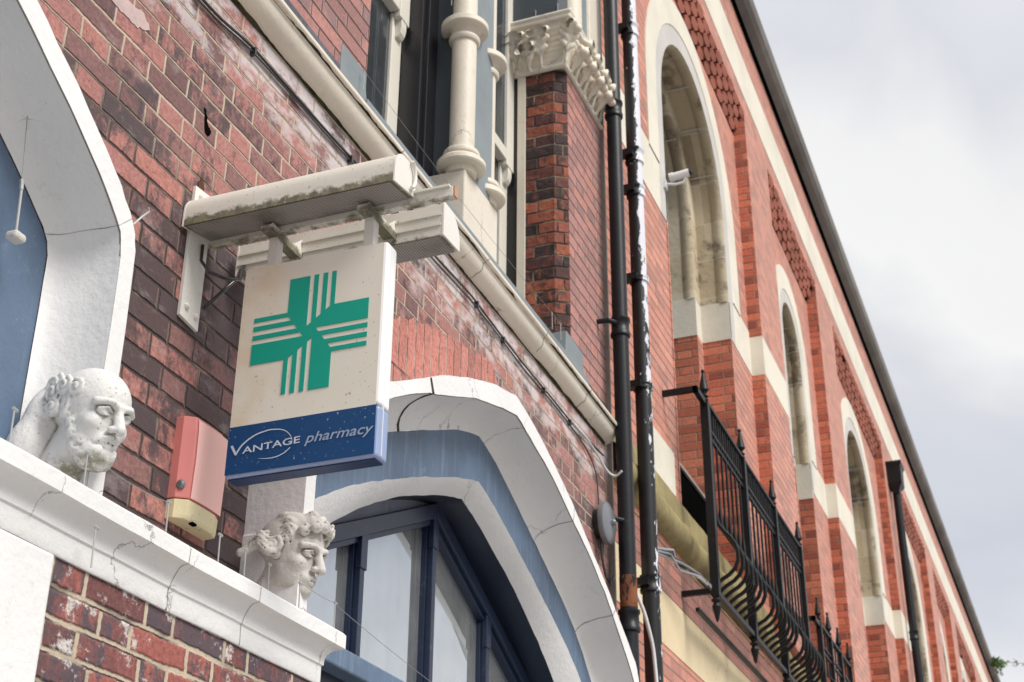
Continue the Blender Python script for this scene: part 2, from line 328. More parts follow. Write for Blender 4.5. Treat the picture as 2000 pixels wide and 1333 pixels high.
M['hole'] = plain('rusty_hole', (.10, .05, .03), .9, .1, var=.5, nscale=40)
M['moss'] = plain('moss_in_joint', (.06, .052, .03), .95, .1, var=.6, nscale=60, bumpd=.004)
M['crackline'] = plain('dirty_joint_line', (.28, .25, .22), .9, .1, var=.4, nscale=30)
M['pavement'] = plain('concrete_paving', (.44, .43, .41), .85, .2, var=.15, nscale=2)
M['asphalt'] = plain('asphalt', (.17, .167, .163), .9, .2, var=.2, nscale=3)
M['timber'] = plain('weathered_timber_strip', (.30, .27, .245), .7, .25, var=.2, nscale=12, streak=.4, dirtcol=(.12, .1, .09))

def glassmat(name, base, gloss, tint=(1, 1, 1), rough=.04):
    g = G(name); dn = g.noise(6, 6, .65); c = g.mix(g.step(dn, .35, .75, 0., .6), base, tuple(min(1, q * 1.6 + .03) for q in base)); c = g.mix(g.M('MULTIPLY', g.step(g.noise(26, 5, .65, stretch=(1, 1, .08)), .48, .7), .35), c, tuple(q * .5 for q in base))
    g.out(c, .5, .3)
    gl = g.N.new('ShaderNodeBsdfGlossy'); gl.inputs[0].default_value = (*tint, 1); gl.inputs['Roughness'].default_value = rough
    ms = g.N.new('ShaderNodeMixShader'); ms.inputs[0].default_value = gloss
    out = g.N['Material Output']; g.L.new(g.b.outputs[0], ms.inputs[1]); g.L.new(gl.outputs[0], ms.inputs[2]); g.L.new(ms.outputs[0], out.inputs[0]); return g.m
M['pane'] = glassmat('pale_window_glass', (.20, .205, .205), .52, (.90, .95, 1.0), .03)
M['dark_pane'] = glassmat('dark_window_glass', (.016, .02, .024), .16, (.8, .9, 1.0), .02)

def signface(name, base, spots, spotcol, edge=0.):
    g = G(name); c = g.mix(g.step(g.noise(4, 4), .4, .7, 0., .5), base, tuple(q * .93 for q in base))
    if edge:   # rusty yellowing toward the wall side and the top
        e_ = g.M('MULTIPLY', g.step(g.y, -.50, -.20), g.step(g.noise(5, 5), .35, .7)); c = g.mix(g.M('MULTIPLY', e_, edge), c, (.62, .47, .29))
    sm = g.M('MULTIPLY', g.step(g.noise(85, 3, .5), .655, .70), g.step(g.noise(9, 3), .40, .6)); c = g.mix(g.M('MULTIPLY', sm, spots), c, spotcol)
    sm = g.M('MULTIPLY', g.step(g.noise(36, 4, .6), .665, .70), g.step(g.noise(5, 2, vec=g.vm('ADD', g.pos, (2., 5., 1.))), .48, .6)); c = g.mix(g.M('MULTIPLY', sm, spots), c, spotcol)
    return g.out(c, .35, .45)
M['sign_cream'] = signface('cream_sign_panel', (.715, .67, .59), .8, (.36, .27, .17), .8)
M['sign_blue'] = signface('blue_sign_band', (.004, .052, .165), .85, (.42, .45, .48))
M['sign_edge'] = plain('white_sign_edge', (.78, .77, .77), .4, .4, var=.04)
M['sign_blue_edge'] = plain('faded_blue_edge', (.26, .33, .52), .4, .4, var=.08, streak=.2, dirtcol=(.5, .52, .6))
M['sign_under'] = plain('dark_blue_sign_underside', (.008, .03, .10), .4, .4, var=.3, dirt=.5, dirtcol=(.12, .07, .03))
M['green'] = plain('pharmacy_green_vinyl', (.0, .33, .24), .4, .4, var=.08, nscale=4)
M['silver'] = plain('pale_silver_lettering', (.52, .57, .68), .4, .4, var=.1)
M['silver_dim'] = plain('dim_silver_lettering', (.30, .36, .50), .4, .4, var=.15)
def mossy(name, zlo, zhi, axis_tilt=0., base=(.70, .67, .60)):
    g = G(name); c = g.mix(g.noise(8, 5), base, tuple(q * .86 for q in base))
    n = g.noise(48, 7, .72); lim = g.M('ADD', zlo, g.M('MULTIPLY', g.step(g.noise(11, 5, .7), .3, .7), zhi - zlo))
    mk = g.M('MULTIPLY', g.step(g.z, g.M('ADD', lim, .012), g.M('SUBTRACT', lim, .012)), g.step(n, .30, .42))
    c = g.mix(g.M('MULTIPLY', mk, .88), c, g.mix(g.step(g.noise(30, 3), .4, .6), (.075, .068, .038), (.15, .14, .07)))
    sp = g.step(g.noise(70, 3), .64, .70); c = g.mix(g.M('MULTIPLY', sp, .6), c, (.22, .19, .14))
    g.bump(g.M('ADD', g.M('MULTIPLY', mk, n), g.M('MULTIPLY', g.noise(60, 3), .25)), .002, .6)
    return g.out(c, .6, .3)
M['trough_near'] = mossy('mossy_white_trough', 4.212, 4.252)
M['trough_far'] = mossy('grimy_white_trough', 4.15, 4.19)
M['bar'] = mossy('mossy_white_bar', 4.190, 4.222)
M['bracket'] = plain('chipped_white_metal', (.72, .69, .64), .5, .4, var=.06, dirt=.5, dirtcol=(.25, .13, .05))
M['rustend'] = plain('orange_rust', (.46, .26, .17), .8, .2, var=.3)
def lensmat():
    g = G('ribbed_lamp_lens'); 
    a = g.M('SINE', g.M('MULTIPLY', g.M('ADD', g.x, g.y), 330.)); b = g.M('SINE', g.M('MULTIPLY', g.M('SUBTRACT', g.x, g.y), 330.))
    h = g.M('MULTIPLY', a, b); c = g.mix(g.step(h, -.6, .6), (.15, .135, .12), (.40, .37, .335)); c = g.mix(g.step(g.noise(5, 4), .45, .7, 0., .6), c, (.10, .09, .08)); g.bump(h, .002, .6)
    return g.out(c, .45, .45)
M['lens'] = lensmat()

# ------------------------------------------------------------------ ground
def structure(name, mb, mat):
    o = mb.build(name, mat); o['kind'] = 'structure'; return o
structure('road', MB().box(-400, 600, -600, -5.0, -.3, 0.0), M['asphalt'])
structure('pavement', MB().box(-400, 600, -5.0, 30, -.3, .12), M['pavement'])

# ------------------------------------------------------------------ pharmacy building
B1 = thing('pharmacy_building', 'dark red brick pharmacy building with white moulded arches and cream upper windows', 'building', (4, 0, 0))
RA_X, LA_X = 6.07, 1.0
RA = dict(out=[(0, 4.665), (.27, 4.605), (.55, 4.51), (.83, 4.40), (1.12, 4.25), (1.4, 4.11), (1.65, 3.965), (1.93, 3.80), (1.985, 3.70), (1.99, 3.5), (1.99, .1)],
          fas=[(0, 4.56), (.25, 4.50), (.52, 4.425), (.80, 4.31), (1.08, 4.205), (1.36, 4.06), (1.58, 3.91), (1.84, 3.72), (1.91, 3.62), (1.925, 3.45), (1.925, .1)],
          cov=[(0, 4.475), (.22, 4.42), (.46, 4.32), (.74, 4.20), (1.0, 4.085), (1.28, 3.96), (1.5, 3.82), (1.70, 3.65), (1.78, 3.52), (1.80, 3.4), (1.80, .1)],
          bnd=[(0, 4.235), (.2, 4.18), (.42, 4.10), (.68, 4.0), (.93, 3.895), (1.18, 3.79), (1.38, 3.69), (1.60, 3.56), (1.69, 3.42), (1.71, 3.3), (1.71, .1)],
          inn=[(0, 4.155), (.19, 4.105), (.4, 4.03), (.64, 3.94), (.87, 3.83), (1.06, 3.73), (1.27, 3.60), (1.48, 3.45), (1.58, 3.32), (1.62, 3.2), (1.62, .1)])
LA = dict(out=[(0, 4.82), (.3, 4.74), (.6, 4.64), (.9, 4.51), (1.2, 4.38), (1.42, 4.264), (1.64, 4.126), (1.86, 3.97), (1.975, 3.855), (2.0, 3.75), (2.005, 2.9)],
          fas=[(0, 4.74), (.28, 4.67), (.56, 4.57), (.84, 4.45), (1.12, 4.33), (1.35, 4.21), (1.57, 4.07), (1.79, 3.92), (1.92, 3.80), (1.93, 3.70), (1.935, 2.9)],
          cov=[(0, 4.66), (.26, 4.58), (.52, 4.48), (.8, 4.36), (1.06, 4.25), (1.3, 4.13), (1.5, 4.03), (1.70, 3.895), (1.855, 3.77), (1.86, 3.6), (1.866, 2.9)])
def arcline(half, cx, y, n=4, wob=0., inset=0., seed=0):
    """full arch outline left foot -> apex -> right foot, with a hand-made wobble"""
    rnd = random.Random(seed); pts = []
    for (a, b), (c, d) in zip(half[:-1], half[1:]):
        for k in range(n): pts.append((a + (c - a) * k / n, b + (d - b) * k / n))
    pts.append(half[-1])
    q = np.array(pts)
    for it in range(1):
        q2 = q.copy(); q2[1:-1] = .25 * q[:-2] + .5 * q[1:-1] + .25 * q[2:]; q = q2
    L_ = [(cx - a - rnd.uniform(-wob, wob), y + rnd.uniform(-wob, wob) * .5, b + rnd.uniform(-wob, wob)) for a, b in q[::-1]]
    R_ = [(cx + a + rnd.uniform(-wob, wob), y + rnd.uniform(-wob, wob) * .5, b + rnd.uniform(-wob, wob)) for a, b in q[1:]]
    return L_ + R_
def cove(A, B, n=7):
    """concave quarter section between two lines: runs back first, then inward"""
    out = []
    for i in range(1, n):
        t = i / n * pi / 2; s, d = 1 - cos(t), sin(t)
        out.append([(a[0] + (b[0] - a[0]) * s, a[1] + (b[1] - a[1]) * d, a[2] + (b[2] - a[2]) * s) for a, b in zip(A, B)])
    return out
YF, YB_ = -.228, -.032
def hood(D, cx, name, seed, jts):
    o0 = arcline(D['out'], cx, .02); o1 = arcline(D['out'], cx, YF, wob=.0022, seed=seed); f1 = arcline(D['fas'], cx, YF - .002, wob=.0022, seed=seed + 1)
    c1 = arcline(D['cov'], cx, YB_, wob=.002, seed=seed + 2)
    L_ = [o0, o1, f1] + cove(f1, c1) + [c1]
    o = MB().loft(L_).build(name, M['white'], B1, smooth=40)
    for base, q, nm in ((f1, .0035, 1), (o1, .003, 2)):   # grime caught along the arrises
        r = random.Random(seed + nm); a, b = [], []; wv = 0
        for p in base:
            wv = max(0., min(1., wv + r.uniform(-.45, .43))); a.append((p[0], p[1] + .0003 - .0012, p[2] - .0006)); b.append((p[0], p[1] + .0010 + (.004 if nm == 1 else -.002), p[2] - .0008 - q * wv * (1 if nm == 1 else -.4)))
        MB().loft([a, b]).build('grime_line', M['crackline'], o)
    for k, wj, mat in jts:                     # open joints between the lengths of moulding
        m_ = MB(); r = random.Random(k); a = []; b = []
        for j, l in enumerate(L_[1:]):
            p, q = Vector(l[k]), Vector(l[k + 1]); d = (q - p).normalized(); w_ = wj * r.uniform(.6, 1.4); c = p.lerp(q, .5 + r.uniform(-.05, .05)) + Vector((0, -.0016, -.0016))
            a.append(c - d * w_); b.append(c + d * w_)
        m_.loft([a, b]).build('moulding_joint', mat, o)
    return o
hood(RA, RA_X, 'arch_moulding', 3, ((25, .009, M['moss']), (52, .0018, M['crackline']), (62, .0022, M['crackline']))); hood(LA, LA_X, 'arch_moulding', 9, ((71, .0009, M['crackline']),))
# wall below the string course, open where the arches stand
def halfpts(D, cx, side, dz=-.02, dx=-.02):
    return [(cx + side * max(0, a + dx), b + dz) for a, b in D['out']]
poly = [(-2.2, 0), (-2.2, 5.32), (8.3, 5.32), (8.3, 0)] + [(RA_X + 1.97, 0)] + halfpts(RA, RA_X, 1)[::-1] + halfpts(RA, RA_X, -1)[1:] + [(RA_X - 1.97, 0), (LA_X + 1.985, 0)] + halfpts(LA, LA_X, 1)[::-1] + halfpts(LA, LA_X, -1)[1:] + [(LA_X - 1.985, 0)]
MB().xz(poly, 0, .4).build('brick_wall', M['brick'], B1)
# voussoir ring of upright bricks over the right arch
a0 = [(x, -.004, z - .03) for x, y, z in arcline(RA['out'], RA_X, 0)]
vt = resample([(4.55, 4.36), (4.85, 4.53), (5.15, 4.684), (5.296, 4.752), (5.463, 4.803), (5.699, 4.864), (5.951, 4.923), (6.151, 4.966), (6.306, 4.978), (6.403, 4.875)], 40)
pts = [(x, -.004, float(np.interp(x, [p[0] for p in a0], [p[2] for p in a0]))) for x in vt[:, 0]]
vo = MB(); top = [(x, -.004, z + .012 * sin(i * 2.3)) for i, (x, z) in enumerate(vt)]
vo.loft([pts, top]); vo.loft([top, [(p[0], .05, p[2] + .004) for p in top]])
vo.build('voussoir_course', M['soldier'], B1)
def blob(pts, y, name, mat, seed, amp=.006):
    r = random.Random(seed); P = resample(list(pts) + [pts[0]], 34)[:-1]
    MB().xz([(a + r.uniform(-amp, amp), b + r.uniform(-amp, amp)) for a, b in P], y, .01).build(name, mat, B1)
blob([(2.95, 4.785), (3.06, 4.835), (3.15, 4.85), (3.185, 4.815), (3.16, 4.785), (3.10, 4.768), (3.01, 4.765)], -.003, 'mortar_patch', M['patch'], 2)
blob([(3.548, 4.735), (3.562, 4.735), (3.575, 4.685), (3.605, 4.672), (3.600, 4.642), (3.570, 4.640), (3.558, 4.675)], -.002, 'wall_hole', M['void'], 3, .004)
blob([(3.565, 4.425), (3.585, 4.455), (3.606, 4.43), (3.60, 4.40), (3.575, 4.395)], -.002, 'wall_hole', M['hole'], 4, .005)
# blue infill of the left arch, blue band and inner arch of the right one
MB().loft([arcline(LA['cov'], LA_X, YB_ + .004, inset=0), [(x, y, 2.0) for x, y, z in arcline(LA['cov'], LA_X, YB_ + .004)]]).build('infill_panel', M['blue'], B1)
b0 = arcline(RA['cov'], RA_X, YB_ + .001); b1 = arcline(RA['bnd'], RA_X, YB_ + .001, wob=.003, seed=5)
MB().loft([b0, b1]).build('tympanum_band', M['blue'], B1)
i0 = [(x, y - .003, z) for x, y, z in b1]; i1 = arcline(RA['inn'], RA_X, .055, wob=.002, seed=6)
mid = [tuple(.5 * (p[k] + q[k]) + (0, -.012, .0)[k] for k in range(3)) for p, q in zip(i0, i1)]
MB().loft([[(x, y + .01, z + .0) for x, y, z in b1], i0, mid, i1]).build('inner_arch', M['white'], B1, smooth=50)
WY = .2
rv = [(x, WY + .12, z) for x, y, z in arcline(RA['inn'], RA_X, 0)]
MB().loft([arcline(RA['inn'], RA_X, .056), rv]).build('arch_soffit', M['navy'], B1, smooth=50)
# arched window
def zt(x): return 4.128 - .452 * abs(x - 6.095)            # head of the frame
fr = MB()
xs0, xs1 = RA_X - 1.66, RA_X + 1.66
def rail(x0, x1, lo, hi, y0, y1): fr.prism([(x0, y0, zt(x0) + lo), (x1, y0, zt(x1) + lo), (x1, y0, zt(x1) + hi), (x0, y0, zt(x0) + hi)], (0, y1 - y0, 0))
rail(xs0, 6.095, -.045, .035, WY - .012, WY + .1); rail(6.095, xs1, -.045, .035, WY - .012, WY + .1)
rail(xs0, 6.095, -.075, -.045, WY + .012, WY + .1); rail(6.095, xs1, -.075, -.045, WY + .012, WY + .1)
for x in (4.66, 5.355, 6.095, 6.785, 7.45):
    zz = zt(x) - .05
    fr.box(x - .022, x + .022, WY, WY + .085, 2.9, zz); fr.box(x - .034, x + .034, WY + .03, WY + .084, 2.9, zz - .02)
    fr.box(x - .030, x + .030, WY - .006, WY + .02, zz - .15, zz + .02)
wf = fr.build('window_frame', M['frame_blue'], B1, bevel=.004)
sp = MB(); ar = [p for p in arcline(RA['inn'], RA_X, WY + .03)]
sp.loft([[(x, WY + .03, z + .02) for x, y, z in ar], [(x, WY + .03, min(z + .02, zt(x) + .02)) for x, y, z in ar]])
sp.build('spandrel_board', M['spandrel'], wf)
xs = [xs0, 4.64, 4.68, 5.33, 5.38, 6.07, 6.12, 6.76, 6.81, 7.43, 7.47, xs1]
for a, b in zip((4.68, 5.377, 6.117, 6.807, 7.472), (5.333, 6.073, 6.763, 7.428, 7.7)):
    rr = random.uniform(-.004, .004)
    MB().prism([(a, WY + .055 + rr, 2.9), (b, WY + .055 - rr, 2.9), (b, WY + .055 - rr, zt(b) - .03), (a, WY + .055 + rr, zt(a) - .03)], (0, .008, 0)).build('pane', M['pane'], wf)
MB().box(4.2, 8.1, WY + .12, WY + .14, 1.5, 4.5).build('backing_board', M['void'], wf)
sl = MB().box(RA_X - 1.6, RA_X + 1.6, .02, WY + .09, 3.03, 3.115); sl.build('window_sill', M['blue'], B1, bevel=.008)
MB().box(RA_X - 1.6, RA_X + 1.6, .10, .22, 1.2, 3.03).build('apron_panel', M['navy'], B1)
# impost cornice on the pier between the arches, mitred at its right end
def sweep_prof(prof, x0, x1, yb, depth_back, zoff=0):
    return [[(x0, yb - o, z), (x1 + o, yb - o, z), (x1 + o, depth_back, z)] for o, z in prof]
prof = [(-.24, 2.99), (.0, 2.982), (.050, 2.974), (.057, 2.966), (.057, 2.921), (.052, 2.917)]
prof += [(.052 - .046 * sin(i / 6 * pi / 2), 2.917 - .052 * (1 - cos(i / 6 * pi / 2))) for i in range(1, 7)]
prof += [(.006, 2.857), (.0, 2.854), (.0, 2.800), (-.004, 2.792), (-.24, 2.792)]
rows = [[(x, y, z) for x, y, z in np.vstack([resample(l[:2], 40), np.array(l[2:])])] for l in sweep_prof(prof, .5, 4.237, -.25, .25)]
rnd = random.Random(4); wb = [rnd.uniform(-.0035, .0035) for _ in range(41)]
wb = [sum(wb[max(0, i - 1):i + 2]) / 3 for i in range(41)]
rows = [[(x, y, z + wb[i]) for i, (x, y, z) in enumerate(r)] for r in rows]
ic = MB().loft(rows).build('impost_cornice', M['white'], B1, smooth=38)
for xj in (3.327, 3.72):
    MB().loft([[(xj - .0012 + .004 * sin(i), r[0][1] - .0012 if i > 0 else r[0][1], float(np.interp(xj, [p[0] for p in r[:40]], [p[2] for p in r[:40]])) - .0008) for i, r in enumerate(rows[1:-1])],
               [(xj + .0012 + .004 * sin(i), r[0][1] - .0012 if i > 0 else r[0][1], float(np.interp(xj, [p[0] for p in r[:40]], [p[2] for p in r[:40]])) - .0008) for i, r in enumerate(rows[1:-1])]]).build('moulding_joint', M['crackline'], ic)
MB().box(.5, 4.225, -.238, .24, 0, 2.796).build('lower_pier', M['brick_low'], B1)
MB().box(1.2, 2.835, -.249, -.10, 0, 2.794).build('stucco_panel', M['white'], B1, bevel=.01)
# string course under the upper windows
gp = [(.05, 5.305), (.0, 5.308)] + [(-.078 * sin(i / 7 * pi / 2) ** 1.1, 5.308 + .082 * (1 - cos(i / 7 * pi / 2))) for i in range(1, 8)]
gp += [(-.082, 5.392), (-.084, 5.399), (-.098, 5.402), (-.102, 5.408), (-.102, 5.424), (-.096, 5.430), (.0, 5.447), (.05, 5.447)]
rnd = random.Random(12); n = 90; sg = [rnd.uniform(-1, 1) for _ in range(n)]
sg = [sum(sg[max(0, i - 2):i + 3]) / 5 for i in range(n)]
def sag(x): return .026 * sin((x - 3.0) / 5.3 * pi) * 1.0 - .008
rows = []
for y, z in gp:
    rows.append([(x, y, z + sag(x) * (1 if z > 5.3 else 0) + (sg[i] * .006)) for i, x in enumerate(np.linspace(-2.2, 8.225, n))])
sc = MB().loft(rows).build('string_course', M['cream'], B1, smooth=30)
rnd = random.Random(31); a_, b_, c_, d_ = [], [], [], []; w1_ = .4; w2_ = .2
for x in np.linspace(-2.0, 8.2, 420):              # black mould along the wall and under the fascia
    w1_ = max(.05, min(1., w1_ + rnd.uniform(-.3, .3))); w2_ = max(0., min(1., w2_ + rnd.uniform(-.3, .29))); sg_ = sag(x)
    a_.append((x, -.0022, 5.300 + sg_ - .007 * w1_)); b_.append((x, -.0040 - .010 * w1_, 5.3075 + sg_ + .003 * w1_))
    c_.append((x, -.0842, 5.3965 + sg_)); d_.append((x, -.0842 - .013 * w2_, 5.3985 + sg_ + .002 * w2_))
MB().loft([a_, b_]).build('mould_line', M['moss'], sc); MB().loft([c_, d_]).build('mould_line', M['moss'], sc)
for xj, lean in ((4.90, .05), (5.96, .03), (6.88, -.02), (7.62, .03)):
    a_, b_ = [], []
    for i, (y, z) in enumerate(gp[1:14]):
        xx = xj + lean * i / 13 + .006 * sin(i * 1.7); zz = z + sag(xx) - .0016; a_.append((xx - .0022, y - .0016, zz)); b_.append((xx + .0022, y - .0016, zz))
    MB().loft([a_, b_]).build('moulding_joint', M['moss'], sc)
endf = [(8.225, y, z + sag(8.225)) for y, z in gp]; MB().prism(endf, (.004, 0, 0)).build('string_course_end', M['cream'], B1)
# brickwork of the upper storey
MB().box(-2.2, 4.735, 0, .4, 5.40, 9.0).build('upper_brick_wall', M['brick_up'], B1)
MB().box(-2.2, 4.487, -.003, .1, 5.42, 5.612).build('blue_brick_course', M['blue_brick'], B1)
MB().xz([(4.487, 5.42), (4.745, 5.42), (4.745, 5.60), (4.732, 5.65), (4.730, 5.74), (4.487, 5.735)], -.006, .3).build('sill_end_block', M['sill_grey'], B1, bevel=.005)
MB().box(4.70, 7.82, -.035, .5, 5.43, 5.575).build('upper_sill', M['sill_grey'], B1, bevel=.006)
pier = [(7.5, .275), (7.5, .075), (7.553, .0), (8.3, .0), (8.3, .5), (7.56, .5), (7.56, .275)]
MB().xy(pier, 5.40, 7.80).build('brick_pier', M['brick_pier'], B1)
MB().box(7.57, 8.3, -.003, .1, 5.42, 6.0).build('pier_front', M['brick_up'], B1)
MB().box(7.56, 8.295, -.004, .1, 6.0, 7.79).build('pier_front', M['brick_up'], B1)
MB().box(7.75, 8.3, -.006, .1, 5.42, 5.575).build('blue_brick_course', M['blue_brick'], B1)
MB().xz([(7.44, 5.56), (7.79, 5.56), (7.775, 5.745), (7.46, 5.755)], -.012, .09).build('sill_end_block', M['sill_grey'], B1, bevel=.004)
MB().box(7.493, 7.6, .276, .335, 5.5, 8.3).build('painted_jamb_strip', M['cream'], B1, bevel=.004)
# mullion pier with two colonnettes
MB().box(6.055, 6.362, .05, .335, 5.55, 9.6).build('mullion_pier', M['slate'], B1, bevel=.004)
MB().box(6.095, 6.3575, .0455, .3, 6.0, 9.6).build('mullion_face', M['sill_grey'], B1)
MB().box(5.985, 6.46, .045, .345, 5.56, 6.03).build('plinth_block', M['cream'], B1, bevel=.008)
def colonnette(cx, cy):
    pr = [(.07, 9.6), (.070, 7.075)]
    s = MB().lathe(cx, cy, [(.071, 6.14), (.071, 9.6)], 28).build('colonnette', M['cream'], B1, smooth=40)
    MB().lathe(cx, cy, [(.069, 6.935), (.084, 6.938), (.091, 6.950), (.091, 6.962), (.084, 6.974), (.075, 6.977), (.078, 7.000), (.092, 7.016), (.133, 7.022), (.137, 7.028), (.137, 7.058), (.130, 7.066), (.069, 7.072)], 40).build('ring_capital', M['cream'], s, smooth=32)
    MB().lathe(cx, cy, [(.085, 6.03), (.088, 6.065), (.131, 6.071), (.137, 6.080), (.136, 6.104), (.124, 6.118), (.100, 6.130), (.090, 6.136), (.090, 6.142), (.101, 6.150), (.104, 6.164), (.099, 6.178), (.086, 6.184), (.069, 6.190)], 40).build('ring_base', M['cream'], s, smooth=32)
colonnette(6.055, .10); colonnette(6.385, .115)
# sash windows
def sash(x0, x1, y):
    f = MB()
    for a, b in ((x0, x0 + .11), (x1 - .12, x1)):
        f.box(a, b, y, y + .05, 5.5, 7.06); f.box(a, b, y - .045, y + .0, 7.02, 9.6)
    f.box(x0 + .11, x1 - .12, y + .004, y + .05, 5.5, 5.66); f.box(x0 + .11, x1 - .12, y - .04, y + .03, 7.06, 7.15)
    o = f.build('sash_window', M['cream_trim'], B1, bevel=.006)
    for xx in (x0 + .03, x1 - .09):
        hn = [(y - .04, 7.03), (y - .042, 6.97), (y - .034, 6.93), (y - .018, 6.905), (y + .0, 6.90), (y + .0, 7.03)]
        MB().yz(hn, xx, xx + .06).build('sash_horn', M['cream_trim'], o, bevel=.004)
    MB().box(x0 + .1, x1 - .11, y + .018, y + .024, 5.6, 7.08).build('pane', M['dark_pane'], o)
    MB().box(x0 + .1, x1 - .11, y - .022, y - .016, 7.12, 9.6).build('pane', M['dark_pane'], o)
    return o
sash(4.66, 5.90, .425); sash(6.42, 7.50, .405)
MB().box(5.905, 6.06, .30, .5, 5.5, 9.6).box(5.935, 6.06, .27, .30, 5.5, 9.6).build('window_box_frame', M['black_frame'], B1, bevel=.004)
MB().box(7.502, 7.65, .337, .5, 5.5, 9.0).box(6.36, 6.44, .3, .5, 5.5, 9.6).build('window_box_frame', M['black_frame'], B1, bevel=.004)
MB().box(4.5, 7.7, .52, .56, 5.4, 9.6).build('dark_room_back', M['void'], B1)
MB().box(7.46, 8.0, .02, .5, 8.235, 9.6).build('upper_dark_reveal', M['slate'], B1, bevel=.01)
MB().lathe(7.74, .03, [(.085, 8.22), (.085, 9.6)], 24).build('upper_colonnette', M['cream'], B1, smooth=40)
MB().box(7.86, 8.0, -.01, .1, 8.22, 9.6).build('upper_pilaster_face', M['sill_grey'], B1)
MB().box(8.0, 8.28, -.03, .4, 8.22, 9.6).build('upper_pilaster', M['cream'], B1, bevel=.02)
MB().box(8.275, 8.298, -.030, .05, 3.6, 9.6).build('timber_cover_strip', M['timber'], B1, bevel=.004)

# ------------------------------------------------------------------ sculpted pieces: signed-distance carving
class SDF:
    def __init__(s, lo, hi, h):
        s.lo = np.array(lo, float); s.h = h
        n = np.ceil((np.array(hi) - s.lo) / h).astype(int) + 1
        s.X, s.Y, s.Z = np.meshgrid(*[s.lo[i] + h * np.arange(n[i]) for i in range(3)], indexing='ij'); s.d = np.full(n, 1e3)
    def ell(s, c, r):
        a, b, q = (s.X - c[0]) / r[0], (s.Y - c[1]) / r[1], (s.Z - c[2]) / r[2]
        k0 = np.sqrt(a * a + b * b + q * q); k1 = np.sqrt((a / r[0]) ** 2 + (b / r[1]) ** 2 + (q / r[2]) ** 2) + 1e-9
        return k0 * (k0 - 1) / k1
    def cap(s, a, b, ra, rb=None):
        rb = ra if rb is None else rb; a = np.array(a, float); b = np.array(b, float); ba = b - a; l = ba @ ba + 1e-12
        px, py, pz = s.X - a[0], s.Y - a[1], s.Z - a[2]; t = np.clip((px * ba[0] + py * ba[1] + pz * ba[2]) / l, 0, 1)
        return np.sqrt((px - t * ba[0]) ** 2 + (py - t * ba[1]) ** 2 + (pz - t * ba[2]) ** 2) - (ra + (rb - ra) * t)
    def box(s, c, b):
        q = [np.abs(s.X - c[0]) - b[0], np.abs(s.Y - c[1]) - b[1], np.abs(s.Z - c[2]) - b[2]]
        return np.sqrt(sum(np.maximum(k, 0) ** 2 for k in q)) + np.minimum(np.maximum(np.maximum(q[0], q[1]), q[2]), 0)
    def chain(s, pts, r0, r1=None):
        r1 = r0 if r1 is None else r1; n = len(pts) - 1; d = None
        for i in range(n):
            c = s.cap(pts[i], pts[i + 1], r0 + (r1 - r0) * i / n, r0 + (r1 - r0) * (i + 1) / n); d = c if d is None else np.minimum(d, c)
        return d
    def add(s, d, k=.03):
        h = np.clip(.5 + .5 * (s.d - d) / k, 0, 1); s.d = s.d * (1 - h) + d * h - k * h * (1 - h); return s
    def sub(s, d, k=.02):
        h = np.clip(.5 - .5 * (s.d + d) / k, 0, 1); s.d = s.d * (1 - h) + (-d) * h + k * h * (1 - h); return s
    def mesh(s):
        v = s.d; ins = v < 0; n = v.shape
        cs = np.zeros(tuple(k - 1 for k in n) + (3,)); ct = np.zeros(tuple(k - 1 for k in n))
        for ax in range(3):
            a = [slice(None)] * 3; b = [slice(None)] * 3; a[ax] = slice(0, -1); b[ax] = slice(1, None)
            va, vb = v[tuple(a)], v[tuple(b)]; x = (va < 0) != (vb < 0); t = np.where(x, va / (va - vb + (va == vb)), 0)
            o = [q for q in range(3) if q != ax]
            for du in (0, 1):
                for dv in (0, 1):
                    sl = [None] * 3; sl[ax] = slice(None); sl[o[0]] = slice(du, n[o[0]] - 1 + du); sl[o[1]] = slice(dv, n[o[1]] - 1 + dv); sl = tuple(sl)
                    xx = x[sl]; ct += xx
                    cs[..., ax] += np.where(xx, t[sl], 0); cs[..., o[0]] += xx * du; cs[..., o[1]] += xx * dv
        act = ct > 0; idx = np.full(act.shape, -1); idx[act] = np.arange(act.sum())
        I = np.argwhere(act); P = s.lo + s.h * (I + cs[act] / ct[act][:, None]); F = []
        for ax in range(3):
            o = [q for q in range(3) if q != ax]
            sl = [slice(1, -1)] * 3; sl[ax] = slice(0, -1); sl2 = list(sl); sl2[ax] = slice(1, None)
            E_ = np.argwhere(ins[tuple(sl)] != ins[tuple(sl2)])
            off = np.ones(3, int); off[ax] = 0; E_ = E_ + off
            e0 = np.zeros(3, int); e0[o[0]] = 1; e1 = np.zeros(3, int); e1[o[1]] = 1
            g = lambda q: idx[q[:, 0], q[:, 1], q[:, 2]]
            F.append(np.stack([g(E_ - e0 - e1), g(E_ - e1), g(E_), g(E_ - e0)], 1))
        return P, np.vstack(F)
